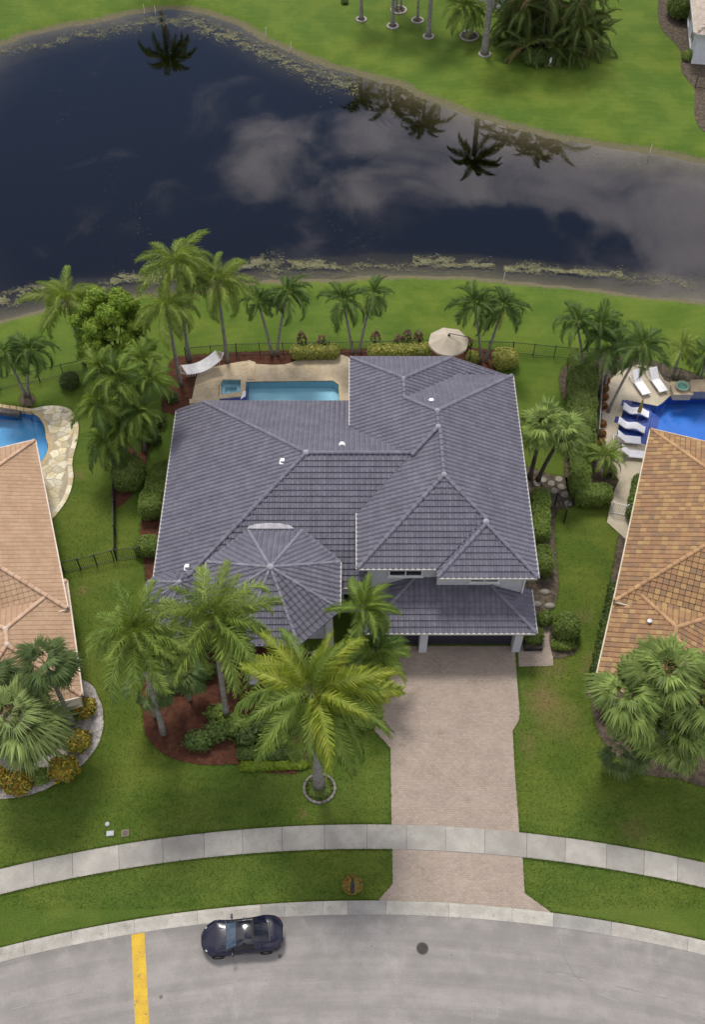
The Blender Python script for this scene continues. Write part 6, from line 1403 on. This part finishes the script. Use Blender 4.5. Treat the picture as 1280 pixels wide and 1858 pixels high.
# ---- small street and lawn things
mp = U(767, 1721); mh = thing('manhole_cover', 'round dark iron manhole cover in the road', 'manhole cover', (mp.x, mp.y, 0)); M_IRON = mat('cast_iron', (.055, .048, .046), (.035, .032, .03), scale=8, rough=.6, metal=.3)
MB().lathe((mp.x, mp.y, 0), [(.33, -.02), (.33, .012), (.29, .014)], 28).build('frame', mat('iron_frame', (.11, .10, .095), rough=.8), mh); MB().lathe((mp.x, mp.y, 0), [(.275, -.02), (.275, .018)], 28).build('lid', M_IRON, mh)
rb = MB()
for k in range(-3, 4):
    w_ = math.sqrt(max(0, .25 ** 2 - (k * .07) ** 2)); rb.bar((mp.x - w_, mp.y + k * .07, .022), (mp.x + w_, mp.y + k * .07, .022), .02, .014); rb.bar((mp.x + k * .07, mp.y - w_, .0225), (mp.x + k * .07, mp.y + w_, .0225), .02, .014)
rb.build('ribs', M_IRON, mh)
for px_, py_, lb, w_, d_, h_, mm in ((195, 1496, 'small round grey utility lid in the left front lawn', .18, .18, .1, 0), (200, 1513, 'pale grey utility box lid below the round lid', .42, .30, .10, 1), (227, 1512, 'brown framed meter box lid in the left front lawn', .42, .40, .06, 2)):
    p = U(px_, py_); t = thing('utility_box', lb, 'utility box', p, group='utility lids in the front lawn'); cols = [(.42, .44, .45), (.40, .42, .43), (.22, .18, .14)]; m1 = mat('utility%d' % mm, cols[mm], rough=.7)
    if mm == 0: MB().lathe(p, [(.13, -.02), (.13, .1), (.10, .13), (.02, .14)], 14).build('lid', m1, t)
    else:
        MB().box(p + Vector((0, 0, h_ / 2)), (w_, d_, h_), .1).build('body', m1, t, bevel=.02); MB().box(p + Vector((0, 0, h_ + .006)), (w_ * .68, d_ * .68, .02), .1).build('lid', mat('utility_lid%d' % mm, (.12, .10, .085) if mm == 2 else (.46, .48, .49), rough=.7), t)
mb_ = U(640, 1622); ml = thing('mailbox', 'black mailbox on a post in the orange bush by the road', 'mailbox', mb_)
MB().tube([mb_ + Vector((0, 0, -.05)), mb_ + Vector((0, 0, 1.15))], .055, 8).build('post', M_BLK, ml); MB().bar(mb_ + Vector((0, -.28, 1.12)), mb_ + Vector((0, .25, 1.12)), .08, .06).build('arm', M_BLK, ml)
n = 10; V = []; 
for y in (-.32, .22): V += [(mb_.x + .10 * math.cos(math.pi * k / n), mb_.y + y, 1.28 + .10 * math.sin(math.pi * k / n)) for k in range(n + 1)] + [(mb_.x - .10, mb_.y + y, 1.15), (mb_.x + .10, mb_.y + y, 1.15)]
k_ = n + 3; F = [tuple(range(k_)), tuple(reversed(range(k_, 2 * k_)))] + [(i, i + k_, (i + 1) % k_ + k_, (i + 1) % k_) for i in range(k_)]
MB().add(V, F).build('box', M_BLK, ml); MB().box((mb_.x, mb_.y - .325, 1.24), (.17, .015, .16)).build('door', M_BLK, ml); MB().box((mb_.x + .11, mb_.y + .05, 1.35), (.01, .05, .16)).build('flag', M_BLK, ml)
MB().lathe(mb_ + Vector((0, .34, 0)), [(.035, 1.0), (.035, 1.4), (.06, 1.42), (.01, 1.52)], 8).build('finial', M_BLK, ml)
pb = U(968, 1174); pt_ = thing('planter_box', 'black rectangular planter beside the garage pier', 'planter', pb); MB().prism([pb + Vector((x, y, 0)) for x, y in ((-.62, -.32), (.55, -.28), (.55, .32), (-.62, .32))], 0, .34, holes=[[pb + Vector((x, y, 0)) for x, y in ((-.55, -.25), (.48, -.21), (.48, .25), (-.55, .25))]]).build('rim', M_BLK, pt_); MB().prism([pb + Vector((x, y, 0)) for x, y in ((-.58, -.28), (.51, -.24), (.51, .28), (-.58, .28))], .01, .26).build('soil', M_MULCHB, pt_)
for (x, y), lb in zip(((914, 512), (262, 24), (282, 26), (483, 67), (527, 92), (1180, 278)), ('white stake at the near shore right of centre', 'left white stake at the top of the far shore', 'right white stake at the top of the far shore', 'small white stake left of the leaning one on the far shore', 'leaning white stake on the left far shore', 'white stake on the right far shore')):
    p = U(x, y, -.3); tag(MB().tube([p, p + Vector((.12 if x == 527 else .03, 0, 1.0))], .035, 6).build('shore_stake', mat('white_pvc', (.7, .68, .62), rough=.6)), lb, 'stake', 'white marker stakes along the lake shore')
pot = U(1106, 858); pp = thing('plant_pot', 'dark round pot under the small palm by the L shaped hedge', 'pot', pot); MB().lathe(pot, [(.22, 0), (.36, .3), (.38, .5), (.32, .5), (.30, .42)], 14).build('body', M_TRUNKD, pp, smooth=True)
wp = U(998, 120); wpo = thing('utility_post', 'small white post at the foot of the far clump palm', 'post', wp); MB().box(wp + Vector((0, 0, .45)), (.22, .22, .9)).build('body', M_WHITE, wpo, bevel=.03)

# ---- grass blades: tufts over the lawns near the camera and a ragged fringe along every hard edge
EXC = []
for o in COL.objects:
    if o.get('kind') == 'structure' and o.parent is None and o.type == 'MESH' and o.name.split('.')[0] in ('driveway', 'driveway_apron', 'front_path', 'side_path', 'mulch_bed', 'gravel_bed', 'pool_deck', 'flagstone_deck', 'concrete_pool_deck'):
        me = o.data; zt = max(v.co.z for v in me.vertices); up = [v.co for v in me.vertices if v.co.z > zt - 1e-4]
        ex_ = [(min(p.x for p in up), max(p.x for p in up), min(p.y for p in up), max(p.y for p in up)), [(p.x, p.y) for p in up]]
        EXC.append(ex_)
# outlines first loop only: prism vertices keep the order of the outline
HOUSES = [[(-12.2, 35), (-12.2, 50), (11, 52.5), (11, 33), (-8, 31)], [(p.x, p.y) for p in rect(U(62, 800), U(130, 1110), -14)], [(p.x, p.y) for p in rect(U(1183, 780), U(1110, 1100), 14)]]
def free(x, y):
    r = math.hypot(x - CX, y - CY)
    if R_WALK_I - .03 < r < R_WALK_O + .03 or r < R_KERB_O + .03: return False
    for (x0, x1, y0, y1), poly in EXC:
        if x0 < x < x1 and y0 < y < y1 and inside(x, y, poly): return False
    for poly in HOUSES:
        if inside(x, y, poly): return False
    return True
gr = random.Random(12); gv = []; gf = []
def tuft(x, y, h, n=2):
    for _ in range(n):
        a = gr.uniform(0, 6.28); l = h * gr.uniform(.6, 1.3); w = gr.uniform(.012, .024); lx, ly = math.cos(a), math.sin(a); k = len(gv); t = gr.uniform(.3, .9)
        x_, y_ = x + gr.uniform(-.04, .04), y + gr.uniform(-.04, .04)
        gv.extend(((x_ - ly * w, y_ + lx * w, .0), (x_ + ly * w, y_ - lx * w, .0), (x_ + lx * l * t, y_ + ly * l * t, l * .8))); gf.append((k, k + 1, k + 2))
for k in range(85000):
    px, py = gr.uniform(-10, 1290), 860 + 790 * gr.random() ** .85
    p = U(px, py)
    if free(p.x, p.y): tuft(p.x, p.y, .062)
for rr2, sg in ((R_WALK_O, 1), (R_WALK_I, -1), (R_KERB_O, 1)):
    for k in range(5200):
        a = gr.uniform(R(-17), R(17)); r = rr2 + sg * (.02 + abs(gr.gauss(0, .035))); p = pol(r, a)
        if abs(p.x) < 19.5 and free(p.x + 0, p.y + sg * .03): tuft(p.x, p.y, .10, 1)
for (bb, poly) in EXC:
    n = len(poly)
    for i in range(n):
        a, b = Vector(poly[i]), Vector(poly[(i + 1) % n]); d = b - a
        if d.length > 9 or d.length < 1e-4 or max(a.y, b.y) > 60: continue
        for k in range(int(d.length * 32)):
            q = a + d * gr.random(); nn = Vector((d.y, -d.x)).normalized(); o_ = abs(gr.gauss(0, .05)) + .005
            for s_ in (1, -1):
                w = q + nn * s_ * o_
                if free(w.x, w.y): tuft(w.x, w.y, .10, 1); break
tag(raw('lawn_grass', gv, gf, M_LAWN), 'short green grass blades of the lawns', 'grass', kind='stuff')
